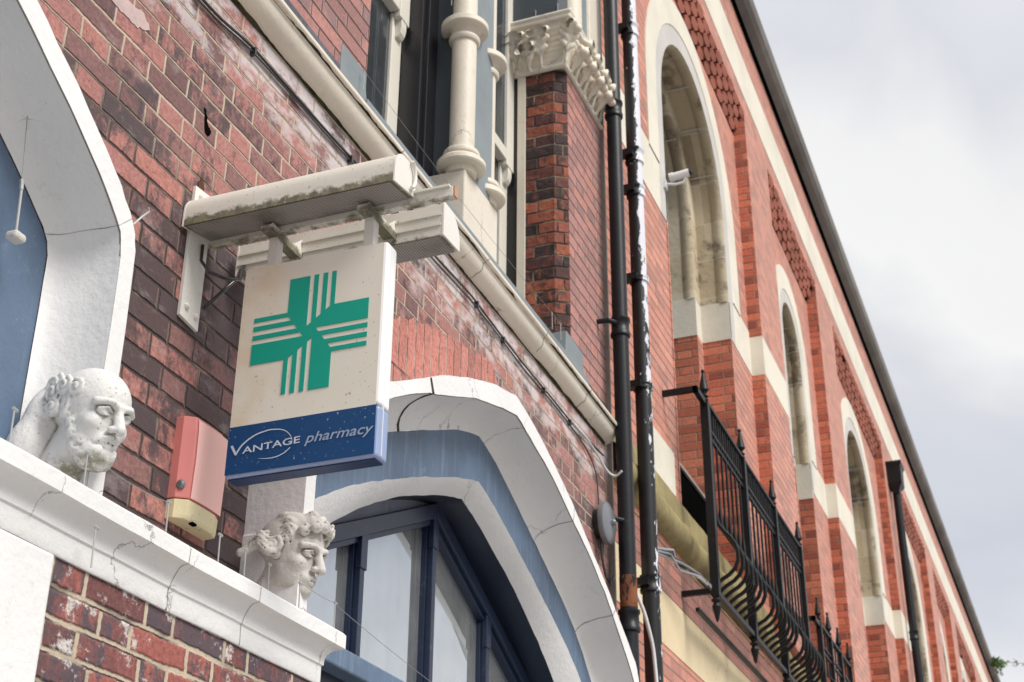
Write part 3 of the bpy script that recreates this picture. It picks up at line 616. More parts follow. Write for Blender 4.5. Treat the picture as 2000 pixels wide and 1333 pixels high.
def carvedmat(name, base, darkc, amt, zl, lich):
    g = G(name); c = g.mix(g.noise(11, 5), base, tuple(q * .90 for q in base))
    pt = g.geo.outputs['Pointiness']; cav = g.step(pt, .500, .455)                   # darker tone in the carved hollows
    c = g.mix(g.M('MULTIPLY', g.M('MULTIPLY', cav, g.step(g.noise(30, 5, .65), .30, .55)), amt), c, darkc)
    c = g.mix(g.M('MULTIPLY', g.M('MULTIPLY', g.step(g.z, zl + .03, zl - .01), g.step(g.noise(34, 6, .7), .40, .58)), lich), c, (.19, .17, .08))
    st = g.noise(40, 5, .65, stretch=(1, 1, .12)); c = g.mix(g.M('MULTIPLY', g.M('MULTIPLY', g.step(st, .55, .75), g.step(g.noise(6, 3), .4, .6)), amt * .5), c, darkc)
    c = g.mix(g.M('MULTIPLY', g.step(g.noise(100, 3), .66, .72), amt), c, darkc)
    g.bump(g.M('ADD', g.noise(70, 6, .65), g.noise(20, 3)), .004, .8); return g.out(c, .62, .3)
M['white_carved'] = carvedmat('white_carved_paint', (.68, .67, .65), (.20, .175, .125), .95, 3.062, .8)
M['grimy_carved'] = carvedmat('grimy_carved_paint', (.60, .57, .535), (.17, .135, .10), .95, 3.085, .35)
def sdf_obj(s, name, mat, fmap, parent=None):
    P, F = s.mesh(); P = fmap(P)
    me = bpy.data.meshes.new(name); o0 = np.array(wloc(parent)); me.from_pydata((P - o0).tolist(), [], F.tolist()); me.update()
    bm = bmesh.new(); bm.from_mesh(me); bmesh.ops.recalc_face_normals(bm, faces=bm.faces); bm.to_mesh(me); bm.free()
    me.polygons.foreach_set('use_smooth', [True] * len(me.polygons)); me.materials.append(mat)
    ob = bpy.data.objects.new(name, me); COL.objects.link(ob)
    if parent: ob.parent = parent
    return ob
def spiral(c, r, turns, ax, up, n=14, lift=.02):
    c, ax, up = map(np.array, (c, ax, up)); w_ = np.cross(ax, up); out = []
    for i in range(n + 1):
        t = i / n; a = t * turns * 2 * pi; q = r * (1 - .75 * t); out.append(tuple(c + q * cos(a) * up + q * sin(a) * w_ + ax * lift * t))
    return out
def head_base(s):
    s.add(s.ell((0, -.05, .13), (.335, .43, .37)), .02)
    s.add(s.ell((0, .10, -.20), (.265, .27, .29)), .10)
    s.add(s.ell((0, .22, -.36), (.15, .17, .12)), .08)
    for q in (-1, 1):
        s.add(s.ell((q * .165, .235, -.10), (.10, .10, .09)), .07)              # cheekbones
        s.add(s.chain([(q * .03, .375, .10), (q * .12, .385, .125), (q * .235, .29, .10)], .042, .036), .035)   # brow ridge
    s.add(s.cap((0, .36, .10), (0, .475, -.125), .040, .062), .035)              # nose
    for q in (-1, 1): s.add(s.ell((q * .055, .425, -.135), (.042, .05, .036)), .02)
    for q in (-1, 1):
        s.sub(s.ell((q * .135, .405, .035), (.088, .085, .052)), .03)            # sockets
        s.add(s.ell((q * .135, .305, .025), (.068, .062, .056)), .004)           # eyeballs
        s.add(s.chain([(q * .065, .352, .040), (q * .135, .380, .066), (q * .205, .325, .035)], .014), .010)   # upper lid
        s.add(s.chain([(q * .07, .350, .008), (q * .135, .368, -.012), (q * .20, .320, .012)], .010), .010)
        s.sub(s.ell((q * .030, .455, -.170), (.018, .03, .016)), .008)           # nostrils
    s.add(s.ell((0, .335, -.255), (.13, .085, .075)), .05)                        # muzzle
    s.add(s.chain([(-.095, .335, -.262), (-.035, .405, -.236), (0, .405, -.243), (.035, .405, -.236), (.095, .335, -.262)], .024), .014)
    s.add(s.chain([(-.08, .335, -.292), (0, .402, -.300), (.08, .335, -.292)], .029), .014)
    s.sub(s.chain([(-.10, .345, -.270), (0, .432, -.268), (.10, .345, -.270)], .009), .010)
    s.add(s.ell((0, .325, -.40), (.085, .085, .072)), .04)
    s.add(s.cap((0, -.12, -.30), (0, -.22, -.80), .21, .25), .07)                 # neck
def ears(s):
    for q in (-1, 1):
        e_ = [(q * .315, -.07 + .075 * cos(a), .02 + .12 * sin(a)) for a in np.linspace(-1.2, 4.0, 12)]
        s.add(s.chain(e_, .026, .022), .012); s.add(s.ell((q * .305, -.06, .01), (.03, .055, .09)), .02)
H1 = SDF((-.52, -.62, -.74), (.52, .58, .58), .0125)
head_base(H1); ears(H1)
rnd = random.Random(21)
for q in (-1, 1):                                # curls behind the temples, beard curls along the jaw
    for c, r in (((.31, .03, .19), .075), ((.335, -.13, .20), .085), ((.33, -.27, .12), .085), ((.33, -.20, -.03), .075), ((.30, -.33, -.03), .08), ((.27, -.36, .24), .09), ((.27, .10, .155), .05)):
        r *= 1.18
        H1.add(H1.ell((q * c[0] * .92, c[1], c[2]), (.06, r, r)), .02)
        H1.add(H1.chain(spiral((q * c[0], c[1], c[2]), r, 1.4, (q, .1, .05), (0, rnd.uniform(-.6, .6), 1), lift=.03), .024, .016), .012)
    for c, r in (((.265, .07, -.14), .06), ((.25, .12, -.24), .062), ((.205, .20, -.29), .058), ((.21, .15, -.36), .06), ((.14, .28, -.34), .052), ((.14, .24, -.43), .056), ((.06, .33, -.42), .05), ((.28, .0, -.08), .05), ((.10, .36, -.36), .04)):
        H1.add(H1.ell((q * c[0] * .95, c[1] - .02, c[2]), (.055, .055, r)), .03)
        H1.add(H1.chain(spiral((q * c[0], c[1] + .02, c[2]), r * .85, 1.2, (q * .8, .6, -.1), (0, rnd.uniform(-.5, .5), 1), lift=.02), .019, .012), .010)
    H1.add(H1.chain([(q * .02, .42, -.205), (q * .08, .395, -.225), (q * .135, .33, -.285)], .026, .016), .012)      # moustache
    for k in range(3): H1.sub(H1.chain([(q * .0, .415 - k * .028, .215 + k * .045), (q * .10, .395 - k * .03, .20 + k * .05), (q * .17, .34 - k * .03, .20 + k * .045)], .006), .010)  # brow furrows
H1.add(H1.ell((0, .22, -.42), (.20, .20, .13)), .05); H1.add(H1.ell((0, .34, -.40), (.11, .09, .10)), .03)
H1.add(H1.ell((-.08, -.46, -.16), (.32, .20, .46)), .05); H1.add(H1.ell((-.24, -.46, -.46), (.24, .20, .34)), .06)
K1 = .272; c1 = (2.905, -.235, 3.205)
def turn(P, K, c, yaw, pitch):
    a, b, z = P[:, 0] * K, P[:, 1] * K, P[:, 2] * K
    b, z = b * cos(pitch) - z * sin(pitch), b * sin(pitch) + z * cos(pitch)
    a, b = a * cos(yaw) - b * sin(yaw), a * sin(yaw) + b * cos(yaw)
    return np.stack([c[0] + a, c[1] - b, c[2] + z], 1)
h1 = sdf_obj(H1, 'carved_head', M['white_carved'], lambda P: turn(P, K1, c1, radians(10), radians(-15)))
tag(h1, 'white carved head of a bald bearded man at the foot of the left arch', 'carved head', 'carved stone heads')
H2 = SDF((-.56, -.62, -.74), (.56, .66, .66), .0125)
head_base(H2)
for q in (-1, 1):
    for k in range(6):                           # loose wavy locks parted over the forehead and swept back
        z0 = .47 - k * .092; y0 = .30 - k * .055 - (.06 if k == 0 else 0); x0 = .045 + .055 * k
        pts = [(q * (x0 + .10 * min(t, 1.3) + .030 * sin(t * 4.4 + k * 2.1)), y0 + .055 * sin(t * 2.2) - .165 * t, z0 - .050 * t + .052 * sin(t * 4.1 + k * 1.7)) for t in np.linspace(0, 2.1, 14)]
        H2.add(H2.chain(pts, .055, .050), .010)
        H2.sub(H2.chain([(p[0] + q * .040, p[1] + .012, p[2] - .058) for p in pts], .013), .012)
        H2.sub(H2.chain([(p[0] + q * .045, p[1], p[2] + .012) for p in pts], .007), .010)
    for c in ((.07, .40, .37), (.17, .36, .34), (.25, .26, .27)):   # curls falling on the brow
        H2.add(H2.ell((q * c[0], c[1] - .02, c[2]), (.06, .06, .055)), .015)
        H2.add(H2.chain(spiral((q * c[0], c[1], c[2]), .068, 1.3, (q * .5, .85, .1), (0, .2, 1), lift=.03), .026, .016), .008)
    H2.add(H2.chain(spiral((q * .34, -.02, .03), .085, 1.2, (q, .1, 0), (0, .3, 1), lift=.03), .034, .022), .014)
    H2.add(H2.chain(spiral((q * .34, -.20, .02), .09, 1.2, (q, 0, 0), (0, -.3, 1), lift=.03), .036, .024), .014)
    H2.add(H2.ell((q * .30, .0, -.06), (.04, .06, .07)), .02)
H2.add(H2.ell((0, .0, .36), (.27, .34, .18)), .04)
K2 = .285; c2 = (4.128, -.165, 3.215)
h2 = sdf_obj(H2, 'carved_head', M['grimy_carved'], lambda P: turn(P, K2, c2, radians(3), radians(-14)))
tag(h2, 'grimy carved head with swept wavy hair beside the arched window', 'carved head', 'carved stone heads')
# jamb blocks that the heads grow out of
MB().xy([(4.075, .02), (4.075, -.10), (4.12, -.13), (4.20, -.12), (4.22, .02)], 2.97, 3.30).build('corbel_block', M['white'], B1, bevel=.012)
# foliate capital on the brick pier
CP = SDF((-.16, -.22, -.02), (.98, .52, .52), .0105)
for i in range(9):                               # bell flaring upward round the pier corner
    t = i / 8; f = -.005 + .07 * t ** 2.0
    CP.add(CP.box((.45, .25, .05 + .30 * t), (.45 + f, .27 + f, .03)), .03)
CP.add(CP.box((.45, .25, .395), (.545, .365, .022)), .004); CP.add(CP.box((.45, .25, .43), (.555, .375, .016)), .004)
CP.add(CP.chain([(0.0 - .015, .52, .015), (-.015, -.035, .015), (.95, -.035, .015)], .022), .006)
def leaf(base, out, along, hh, w_=.075):
    base, out, along = map(np.array, (base, out, along))
    st = [tuple(base + out * (.03 + .05 * t + .06 * t * t) + np.array([0, 0, hh * t])) for t in np.linspace(0, 1, 6)]
    CP.add(CP.chain(st, .014, .020), .01)
    for t, ww in ((.35, .6), (.6, .9), (.82, 1.0)):
        for q in (-1, 1):
            p0 = base + out * (.03 + .05 * t + .06 * t * t) + np.array([0, 0, hh * t]); p1 = p0 + along * q * w_ * ww + np.array([0, 0, .05]) + out * .012
            CP.add(CP.chain([tuple(p0), tuple(.5 * (p0 + p1) + out * .012), tuple(p1)], .018, .026), .012)
    tip = base + out * .155 + np.array([0, 0, hh + .01])
    CP.add(CP.ell(tuple(tip), (.048, .048, .036)), .015)
    for q in (-1, 1): CP.add(CP.ell(tuple(tip + along * q * .055 + np.array([0, 0, -.035])), (.034, .034, .03)), .012)
ll = [((-.01, .36), (-1, 0, 0), (0, 1, 0)), ((-.01, .15), (-1, 0, 0), (0, 1, 0)), ((-.01, -.03), (-.7, -.7, 0), (.7, -.7, 0)), ((.20, -.03), (0, -1, 0), (1, 0, 0)), ((.40, -.03), (0, -1, 0), (1, 0, 0)), ((.62, -.03), (0, -1, 0), (1, 0, 0)), ((.83, -.03), (0, -1, 0), (1, 0, 0))]
for (bx, by), o_, al in ll: leaf((bx, by, .03), o_, al, .25)
for (bx, by), o_, al in ((( -.01, .25), (-1, 0, 0), (0, 1, 0)), ((.10, -.03), (0, -1, 0), (1, 0, 0)), ((.30, -.03), (0, -1, 0), (1, 0, 0)), ((.51, -.03), (0, -1, 0), (1, 0, 0)), ((.72, -.03), (0, -1, 0), (1, 0, 0))):
    leaf((bx, by, .02), o_, al, .13, .05)
cp0 = np.array((7.50, .02, 7.80))
sdf_obj(CP, 'foliate_capital', M['cream'], lambda P: P * np.array((.84, .86, .98)) + cp0, B1)

# ------------------------------------------------------------------ projecting pharmacy sign
SX, SY0, SZ0, SZ1, SW = 3.617, -.2025, 3.299, 4.060, .532
SGN = thing('hanging_sign', 'cream and blue pharmacy box sign with a green striped cross hanging from a wall bracket', 'sign', (3.667, 0, 4.2))
def sp_(s, z, d=0): return (SX - d, SY0 - s, z)
MB().box(SX, SX + .074, SY0 - SW, SY0, 3.4725, SZ1).build('sign_box', M['sign_edge'], SGN, bevel=.012, seg=3)
MB().box(SX, SX + .074, SY0 - SW, SY0, SZ0, 3.4720).build('sign_box_base', M['sign_blue_edge'], SGN, bevel=.012, seg=3)
MB().box(SX + .01, SX + .064, SY0 - SW + .01, SY0 - .01, SZ0 - .004, SZ0 + .02).build('sign_underside', M['sign_under'], SGN)
MB().box(SX + .026, SX + .029, SY0 - SW - .0015, SY0 - SW + .01, SZ0 + .01, SZ1 - .01).build('edge_seam', M['sign_edge'], SGN)
MB().prism([sp_(.004, 3.4725, .0025), sp_(SW - .012, 3.4725, .0025), sp_(SW - .012, SZ1 - .006, .0025), sp_(.004, SZ1 - .006, .0025)], (.002, 0, 0)).build('cream_panel', M['sign_cream'], SGN)
MB().prism([sp_(.002, SZ0 + .010, .0025), sp_(SW - .010, SZ0 + .010, .0025), sp_(SW - .010, 3.4725, .0025), sp_(.002, 3.4725, .0025)], (.002, 0, 0)).build('blue_band', M['sign_blue'], SGN)
# green cross, four striped arms
CS, CZ, Wd, Ld = .2662, 3.7702, .0857, .2100
arm = [(-Wd, Ld), (-Wd + .0741, Ld)]
for a, b in ((-.0116, .0045), (.0207, .0378), (.0544, .0702)):
    arm += [(a, Ld), (a, .0308 + .7256 * a), (b, .0308 + .7256 * b), (b, Ld)]
arm = [arm[0]] + arm[2:] + [(Wd, Ld)]
out = []
for k in range(4):
    c, s = cos(-k * pi / 2), sin(-k * pi / 2)
    out += [(x * c - y * s, x * s + y * c) for x, y in ([(-Wd, Wd)] + arm)]
MB().prism([sp_(CS + x, CZ + y, .0050) for x, y in out], (.002, 0, 0)).build('green_cross', M['green'], SGN)
# lettering
def lettering(txt, x0, zbase, size, width, shear, mat, name, cap, rise=0.):
    cu = bpy.data.curves.new(name, 'FONT'); cu.body = txt; cu.size = size; cu.shear = shear; cu.extrude = 0; cu.resolution_u = 4; cu.offset = .0003
    tmp = bpy.data.objects.new('t', cu); COL.objects.link(tmp)
    me = tmp.evaluated_get(bpy.context.evaluated_depsgraph_get()).to_mesh()
    vs = np.array([v.co[:] for v in me.vertices]); fs = [tuple(p.vertices) for p in me.polygons]
    bpy.data.objects.remove(tmp)
    sx = width / (vs[:, 0].max() - vs[:, 0].min()); sz = cap / vs[:, 1].max()
    pts = [sp_(x0 + (x - vs[:, 0].min()) * sx, zbase + y * sz + rise * (x - vs[:, 0].min()) * sx, .0052) for x, y, _ in vs]
    return MB().add(pts, fs).build(name, mat, SGN)
lettering('ANTAGE', .0605, 3.3735, .03, .205, 0, M['silver'], 'brand_lettering', .0228, .042)
lettering('pharmacy', .2815, 3.3777, .03, .238, .28, M['silver_dim'], 'pharmacy_lettering', .0330)
def ribbon(pts, w0, w1, w2, name):
    P = resample(pts, 60)
    for _ in range(3): P[1:-1] = .25 * P[:-2] + .5 * P[1:-1] + .25 * P[2:]
    T = np.gradient(P, axis=0); T /= np.linalg.norm(T, axis=1)[:, None]; Nn = np.stack([-T[:, 1], T[:, 0]], 1); A, B = [], []
    for i, (p, n_) in enumerate(zip(P, Nn)):
        t = i / 59; wd = (w0 + (w1 - w0) * t * 2) if t < .5 else (w1 + (w2 - w1) * (t * 2 - 1))
        A.append(sp_(*(p + n_ * wd / 2), .0054)); B.append(sp_(*(p - n_ * wd / 2), .0054))
    MB().loft([A, B]).build(name, M['silver'], SGN)
ribbon([(.0365, 3.3725), (.0388, 3.3764), (.0545, 3.4015), (.077, 3.4190), (.1016, 3.4317), (.116, 3.4363), (.1524, 3.4425), (.1895, 3.4389), (.2122, 3.4302), (.2301, 3.4124), (.2377, 3.3956), (.2371, 3.3818)], .0068, .0042, .0015, 'swoosh_upper')
ribbon([(.2327, 3.3703), (.2152, 3.3557), (.1906, 3.3465), (.169, 3.3441), (.1434, 3.3455), (.121, 3.3494)], .0030, .0034, .0008, 'swoosh_lower')
MB().add([sp_(*p, .0053) for p in ((.0150, 3.4060), (.0240, 3.4075), (.0375, 3.3830), (.0345, 3.3715))], [(0, 1, 2, 3)]).build('brand_initial', M['silver'], SGN)
# bracket: wall plate, arm, hangers, cross braces
MB().yz([(-.012, 3.905), (-.012, 4.40), (0, 4.40), (0, 3.905)], 3.541, 3.652)
pl = [(3.541, 3.885), (3.652, 3.872), (3.652, 4.405), (3.541, 4.395)]
MB().xz(pl, -.014, -.001).build('wall_plate', M['bracket'], SGN, bevel=.002)
bl = MB()
for x, z in ((3.575, 4.365), (3.615, 4.365), (3.570, 3.93), (3.628, 3.918)): bl.lathe((x, -.014, z), None, [(.012, -.001), (.012, .006), (.007, .012)], 8, rot=Matrix.Rotation(pi / 2, 3, 'X'))
bl.build('plate_bolt', M['bracket'], SGN)
MB().box(3.652, 3.682, -.945, -.010, 4.206, 4.246).build('bracket_arm', M['bar'], SGN, bevel=.003)
MB().box(3.653, 3.681, -.951, -.9455, 4.207, 4.245).build('arm_end', M['rustend'], SGN)
MB().box(3.640, 3.652, -.935, -.02, 4.240, 4.248).build('arm_flange', M['bar'], SGN)
for y in (-.280, -.644):
    MB().box(3.650, 3.684, y - .019, y + .019, 4.055, 4.206).build('hanger_post', M['bracket'], SGN, bevel=.003)
    MB().box(3.595, 3.835, y - .021, y + .021, 4.188, 4.206).box(3.594, 3.836, y - .0265, y - .0215, 4.176, 4.208).build('cross_brace', M['bar'], SGN)
    MB().prism([(3.74, y - .021, 4.206), (3.80, y - .021, 4.206), (3.80, y - .021, 4.258)], (0, .005, 0)).build('brace_gusset', M['bracket'], SGN)
# the two lamp troughs
def trough(name, label, pts, y0, y1, mat, lens, rib=None):
    t = thing(name, label, 'lamp', (pts[0][0], y0, pts[0][1]), 'lamp troughs over the sign')
    MB().prism([(x, y0, z) for x, z in pts], (0, y1 - y0, 0)).build('lamp_housing', mat, t, smooth=30)
    for k, y in enumerate((y0, y1)):
        s = 1 if k == 0 else -1
        cx = sum(p[0] for p in pts) / len(pts); cz = sum(p[1] for p in pts) / len(pts)
        MB().prism([(cx + (x - cx) * 1.025, y, cz + (z - cz) * 1.025) for x, z in pts], (0, s * .006, 0)).build('end_cap', M['bracket'], t)
    (xa, za), (xb, zb) = lens
    MB().prism([(xa, y0 - .012, za), (xb, y0 - .012, zb), (xb, y1 + .012, zb), (xa, y1 + .012, za)], (0, 0, -.003)).build('lamp_lens', M['lens'], t)
    if rib:
        r = MB()
        for z in rib: r.box(pts[0][0] - .006, pts[0][0] + .004, y1 + .004, y0 - .004, z - .004, z + .004)
        r.build('housing_rib', mat, t)
    return t
def arcpts(c, r, a0, a1, n, sz=1.): return [(c[0] + r * cos(radians(a0 + (a1 - a0) * i / n)), c[1] + sz * r * sin(radians(a0 + (a1 - a0) * i / n))) for i in range(n + 1)]
tp = [(3.500, 4.206)] + [(3.500, 4.25)] + arcpts((3.565, 4.262), .065, 180, 90, 10, 1.15)[1:] + [(3.60, 4.339), (3.625, 4.333), (3.645, 4.318), (3.652, 4.300), (3.652, 4.232)]
TN = trough('sign_lamp', 'mossy white lamp trough nearest the camera over the pharmacy sign', tp, -.012, -.800, M['trough_near'], ((3.504, 4.2055), (3.648, 4.2300)))
tp = [(3.800, 4.165), (3.800, 4.287)] + [(3.815, 4.292)] + arcpts((3.845, 4.205), .088, 78, 8, 8, 1.0) + [(3.935, 4.172)]
TF = trough('sign_lamp', 'ribbed grimy lamp trough behind the pharmacy sign bracket', tp, -.045, -.842, M['trough_far'], ((3.806, 4.165), (3.930, 4.171)), (4.205, 4.246))
lp = MB().tube([(3.60 + .032 * cos(a), -.812 - .004, 4.29 + .052 * sin(a)) for a in np.linspace(-1.4, 1.4, 14)], .0065, 6); lp.build('lifting_loop', M['bracket'], TN, smooth=60)
cb = MB().tube([(3.612, -.02, 4.19), (3.60, -.03, 4.12), (3.61, -.06, 4.075), (3.66, -.10, 4.065), (3.74, -.10, 4.105), (3.80, -.07, 4.20)], .006, 8)
tag(cb.build('lamp_cable', M['cable'], None, smooth=60), 'black looped cable between the lamp trough and the wall plate', 'cable')
cb = MB().tube([(3.80, -.06, 4.185), (3.77, -.07, 4.13), (3.73, -.06, 4.08), (3.70, -.03, 4.02), (3.69, -.004, 3.985)], .0065, 8)
tag(cb.build('lamp_cable', M['cable'], None, smooth=60), 'black cable curving down into the brick beside the sign', 'cable')

# ------------------------------------------------------------------ alarm box
AL = thing('alarm_box', 'faded red alarm box with a yellowed cream base on dark brick', 'alarm', (3.72, 0, 3.19))
def alarm_ring(z, k=1., f=1.):
    return [(3.615, 0, z), (3.615, -.028 * f, z), (3.640, -.062 * f * k, z)] + [(3.640 + .19 * t, (-.062 - .005 * sin(pi * min(1, t * 1.0))) * f * k, z - .0) for t in (.2, .4, .6, .8)] + [(3.835, -.050 * f * k, z), (3.840, 0, z)]
rg = [alarm_ring(z, k) for z, k in ((3.262, 1.0), (3.40, 1.06), (3.50, 1.03), (3.545, .97))]
m_ = MB().loft(rg); m_.f.append(tuple(range(len(rg[0]) * 3, len(rg[0]) * 4))); m_.f.append(tuple(range(len(rg[0]))))
m_.build('alarm_cover', M['red'], AL, bevel=.003)
fr_ = [[(3.648, -.0655 * k, z)] + [(3.648 + .177 * t, (-.0655 - .0050 * sin(pi * min(t, 1)) + (.010 if t > 1 else 0)) * k, z) for t in (.2, .4, .6, .8, 1.0, 1.062)] for z, k in ((3.265, 1.0), (3.40, 1.06), (3.50, 1.03), (3.536, .985))]
MB().loft(fr_).build('alarm_front', M['red_front'], AL)
rg = [alarm_ring(z, k, f) for z, k, f in ((3.258, 1.02, 1.02), (3.206, .99, 1.0), (3.194, .95, .97))]
m_ = MB().loft(rg); m_.f.append(tuple(range(len(rg[0]) * 2, len(rg[0]) * 3))); m_.f.append(tuple(range(len(rg[0]))))
m_.build('alarm_base', M['yellowed'], AL, bevel=.003)
MB().lathe((3.622, -.040, 3.305), None, [(.016, -.004), (.016, .004), (.010, .009)], 14, rot=Matrix.Rotation(-pi / 2, 3, 'Y')).build('cover_screw', M['bell'], AL, smooth=40)
MB().box(3.675, 3.700, -.064, -.050, 3.188, 3.1955).build('drain_slot', M['void'], AL)

# ------------------------------------------------------------------ electric bell and its wiring
BL = thing('electric_bell', 'round grey electric bell on brick beside the right end of the white arch', 'bell', (8.02, 0, 4.68))
MB().lathe((8.02, 0, 4.69), None, [(.095, -.005), (.095, .04), (.04, .045)], 24, rot=Matrix.Rotation(pi / 2, 3, 'X')).build('bell_base', M['black_frame'], BL, smooth=40)
MB().lathe((8.02, -.045, 4.69), None, [(.130, 0), (.134, .012), (.130, .034), (.094, .050), (.02, .055)], 28, rot=Matrix.Rotation(pi / 2, 3, 'X')).build('bell_gong', M['bell'], BL, smooth=50)
MB().lathe((8.02, -.098, 4.69), None, [(.02, -.004), (.022, .012), (.012, .024)], 12, rot=Matrix.Rotation(pi / 2, 3, 'X')).build('bell_nut', M['bell'], BL, smooth=50)
def cable(pts, r, mat, label, name='wall_cable', grp=None):
    P = resample(pts, len(pts) * 6); P[1:-1] = .25 * P[:-2] + .5 * P[1:-1] + .25 * P[2:]; P[1:-1] = .25 * P[:-2] + .5 * P[1:-1] + .25 * P[2:]
    return tag(MB().tube([tuple(p) for p in P], r, 6).build(name, mat, None, smooth=70), label, 'cable', grp)
cable([(3.2, -.012, 5.14), (3.55, -.014, 5.145), (3.763, -.013, 5.186), (4.043, -.014, 5.189), (4.393, -.013, 5.197), (4.75, -.014, 5.211), (5.10, -.013, 5.205)], .0062, M['cable'], 'thick black cable clipped to the brick above the lamp troughs')
cable([(3.2, -.010, 5.115), (3.55, -.012, 5.128), (3.763, -.012, 5.168), (4.043, -.013, 5.175), (4.393, -.012, 5.181), (4.75, -.012, 5.195), (5.10, -.012, 5.190)], .0045, M['cable'], 'thinner grey-black cable running just under the thick one above the lamps')
cable([(5.10, -.013, 5.205), (5.506, -.014, 5.206), (5.988, -.013, 5.228), (6.343, -.015, 5.196), (6.766, -.014, 5.180), (7.184, -.013, 5.175), (7.545, -.014, 5.162), (7.736, -.013, 5.170), (8.139, -.014, 5.190)], .006, M['cable'], 'black cable under the cream string course right of the sign')
cable([(5.10, -.012, 5.19), (5.506, -.012, 5.180), (5.988, -.012, 5.198), (6.343, -.014, 5.178), (6.766, -.014, 5.150), (7.184, -.012, 5.155), (7.545, -.012, 5.135), (7.80, -.012, 5.11), (8.00, -.012, 5.03), (8.03, -.013, 4.80)], .0045, M['cable'], 'sagging cable dropping from the string course to the bell')
cable([(7.55, -.02, 5.165), (7.755, -.026, 5.160), (8.003, -.03, 5.125), (8.10, -.05, 5.06), (8.14, -.09, 5.03), (8.12, -.14, 5.06)], .008, M['cable_white'], 'short white cable looping behind the downpipe above the bell')
cable([(8.0, -.03, 4.60), (8.01, -.035, 4.45), (8.05, -.04, 4.36), (8.14, -.04, 4.34), (8.22, -.04, 4.42)], .008, M['cable'], 'black cable looping down from below the round bell')
for x, z in ((3.80, 5.175), (4.62, 5.2), (6.05, 5.215), (6.42, 5.187), (7.05, 5.168), (7.5, 5.155)):
    MB().box(x - .007, x + .007, -.023, 0, z - .020, z + .014).build('cable_clip', M['cable'], B1)

# ------------------------------------------------------------------ downpipes at the junction
def collar(mb, cx, cy, z, r, h=.11): mb.lathe(cx, cy, [(r, z - h / 2), (r + .012, z - h / 2 + .006), (r + .014, z - h / 2 + .03), (r + .007, z - h / 2 + .038), (r + .007, z + h / 2 - .03), (r + .015, z + h / 2 - .022), (r + .015, z + h / 2 - .004), (r, z + h / 2)], 24)
PX1, PX2, PY = 8.215, 8.715, -.13
P1 = thing('downpipe', 'left black downpipe with a rusty joint near its foot', 'drainpipe', (PX1, PY, 0))
MB().lathe(PX1, PY, [(.053, 0), (.053, 10.2)], 24).build('pipe', M['pipe'], P1, smooth=60)
for z in (7.90, 6.12, 4.12):
    m_ = MB(); collar(m_, PX1, PY, z, .053, .14); m_.build('pipe_collar', M['pipe'], P1, smooth=50)
MB().lathe(PX1, PY, [(.0545, 4.20), (.0545, 4.40)], 24).build('rust_patch', M['rust'], P1, smooth=60)
for z in (6.14, 4.75): MB().tube([(PX1 - .03, PY, z), (PX1 - .10, PY + .05, z), (PX1 - .11, .01, z)], .018, 8).build('pipe_bracket', M['pipe'], P1)
P2 = thing('downpipe', 'right black downpipe with flaking white paint', 'drainpipe', (PX2, PY, 0))
MB().lathe(PX2, PY, [(.057, 0), (.057, 10.6)], 24).build('pipe', M['pipe_flaked'], P2, smooth=60)
for z, hh in ((9.004, .12), (7.815, .13), (7.50, .10), (6.748, .045), (5.902, .05), (4.501, .12)):
    m_ = MB(); collar(m_, PX2, PY, z, .057, hh); m_.build('pipe_collar', M['pipe_flaked'], P2, smooth=50)
    MB().box(PX2 - .10, PX2 - .03, PY - .012, .03, z - .025, z + .025).build('pipe_bracket', M['pipe'], P2)

# ------------------------------------------------------------------ bird-wire posts
post0 = thing('bird_wire_post', 'bird wire post standing on the white cornice between head and alarm box', 'wire post', (3.233, -.285, 2.972), 'bird wire posts')
MB().tube([(3.233, -.285, 2.965), (3.229, -.285, 3.072)], .0025, 6).build('pin', M['metal'], post0, smooth=60)
MB().tube([(3.240, -.285, 3.070), (3.222, -.285, 3.072)], .0042, 6).build('eyelet', M['metal'], post0)
for loc, lab in (((2.855, -.285, 2.972), 'bird wire post on the cornice in front of the bald carved head'),
                 ((3.508, -.285, 2.968), 'bird wire post on the cornice below the left half of the alarm box'),
                 ((3.656, -.285, 2.968), 'bird wire post on the cornice at the right edge of the alarm box'),
                 ((3.80, -.285, 2.968), 'bird wire post on the cornice at the left of the grimy carved head'),
                 ((4.00, -.285, 2.966), 'bird wire post on the cornice under the chin of the grimy head'),
                 ((4.246, -.285, 2.972), 'bird wire post nearest the right end of the white cornice'),
                 ((2.56, -.285, 2.972), 'bird wire post at the far left of the cornice before the blue panel'),
                 ((2.90, -.31, 2.78), 'bird wire post against the face of the white cornice above flaked brick'),
                 ((6.10, -.20, 4.66), 'bird wire post at the apex of the right white arch'),
                 ((5.90, -.20, 4.60), 'bird wire post on the white arch just left of its apex'),
                 ((6.25, -.20, 4.63), 'bird wire post on the white arch just right of its apex'),
                 ((4.66, -.03, 5.60), 'bird wire post on the grey block at the left upper window'),
                 ((7.07, -.06, 5.57), 'left one of two bird wire posts on the sill by the sooty pier'),
                 ((7.22, -.06, 5.57), 'right one of two bird wire posts on the sill by the sooty pier'),
                 ((5.86, .10, 7.08), 'bird wire post on the ring of the cream colonnette'),
                 ((7.44, .18, 8.20), 'bird wire post on the left face of the foliate capital'),
                 ((7.45, .02, 8.22), 'bird wire post on the corner of the foliate capital')):
    dup(post0, loc, lab)
def wire(a, b, label, sag_=.01):
    a, b = Vector(a), Vector(b); pts = [a.lerp(b, t) - Vector((0, 0, sag_ * 4 * t * (1 - t))) for t in (0, .2, .4, .6, .8, 1)]
    tag(MB().tube(pts, .0011, 5).build('bird_wire', M['wire']), label, 'wire', 'bird wires')
wire((2.90, -.285, 3.07), (3.23, -.285, 3.07), 'thin wire strung between the bald head and the alarm box', .012)
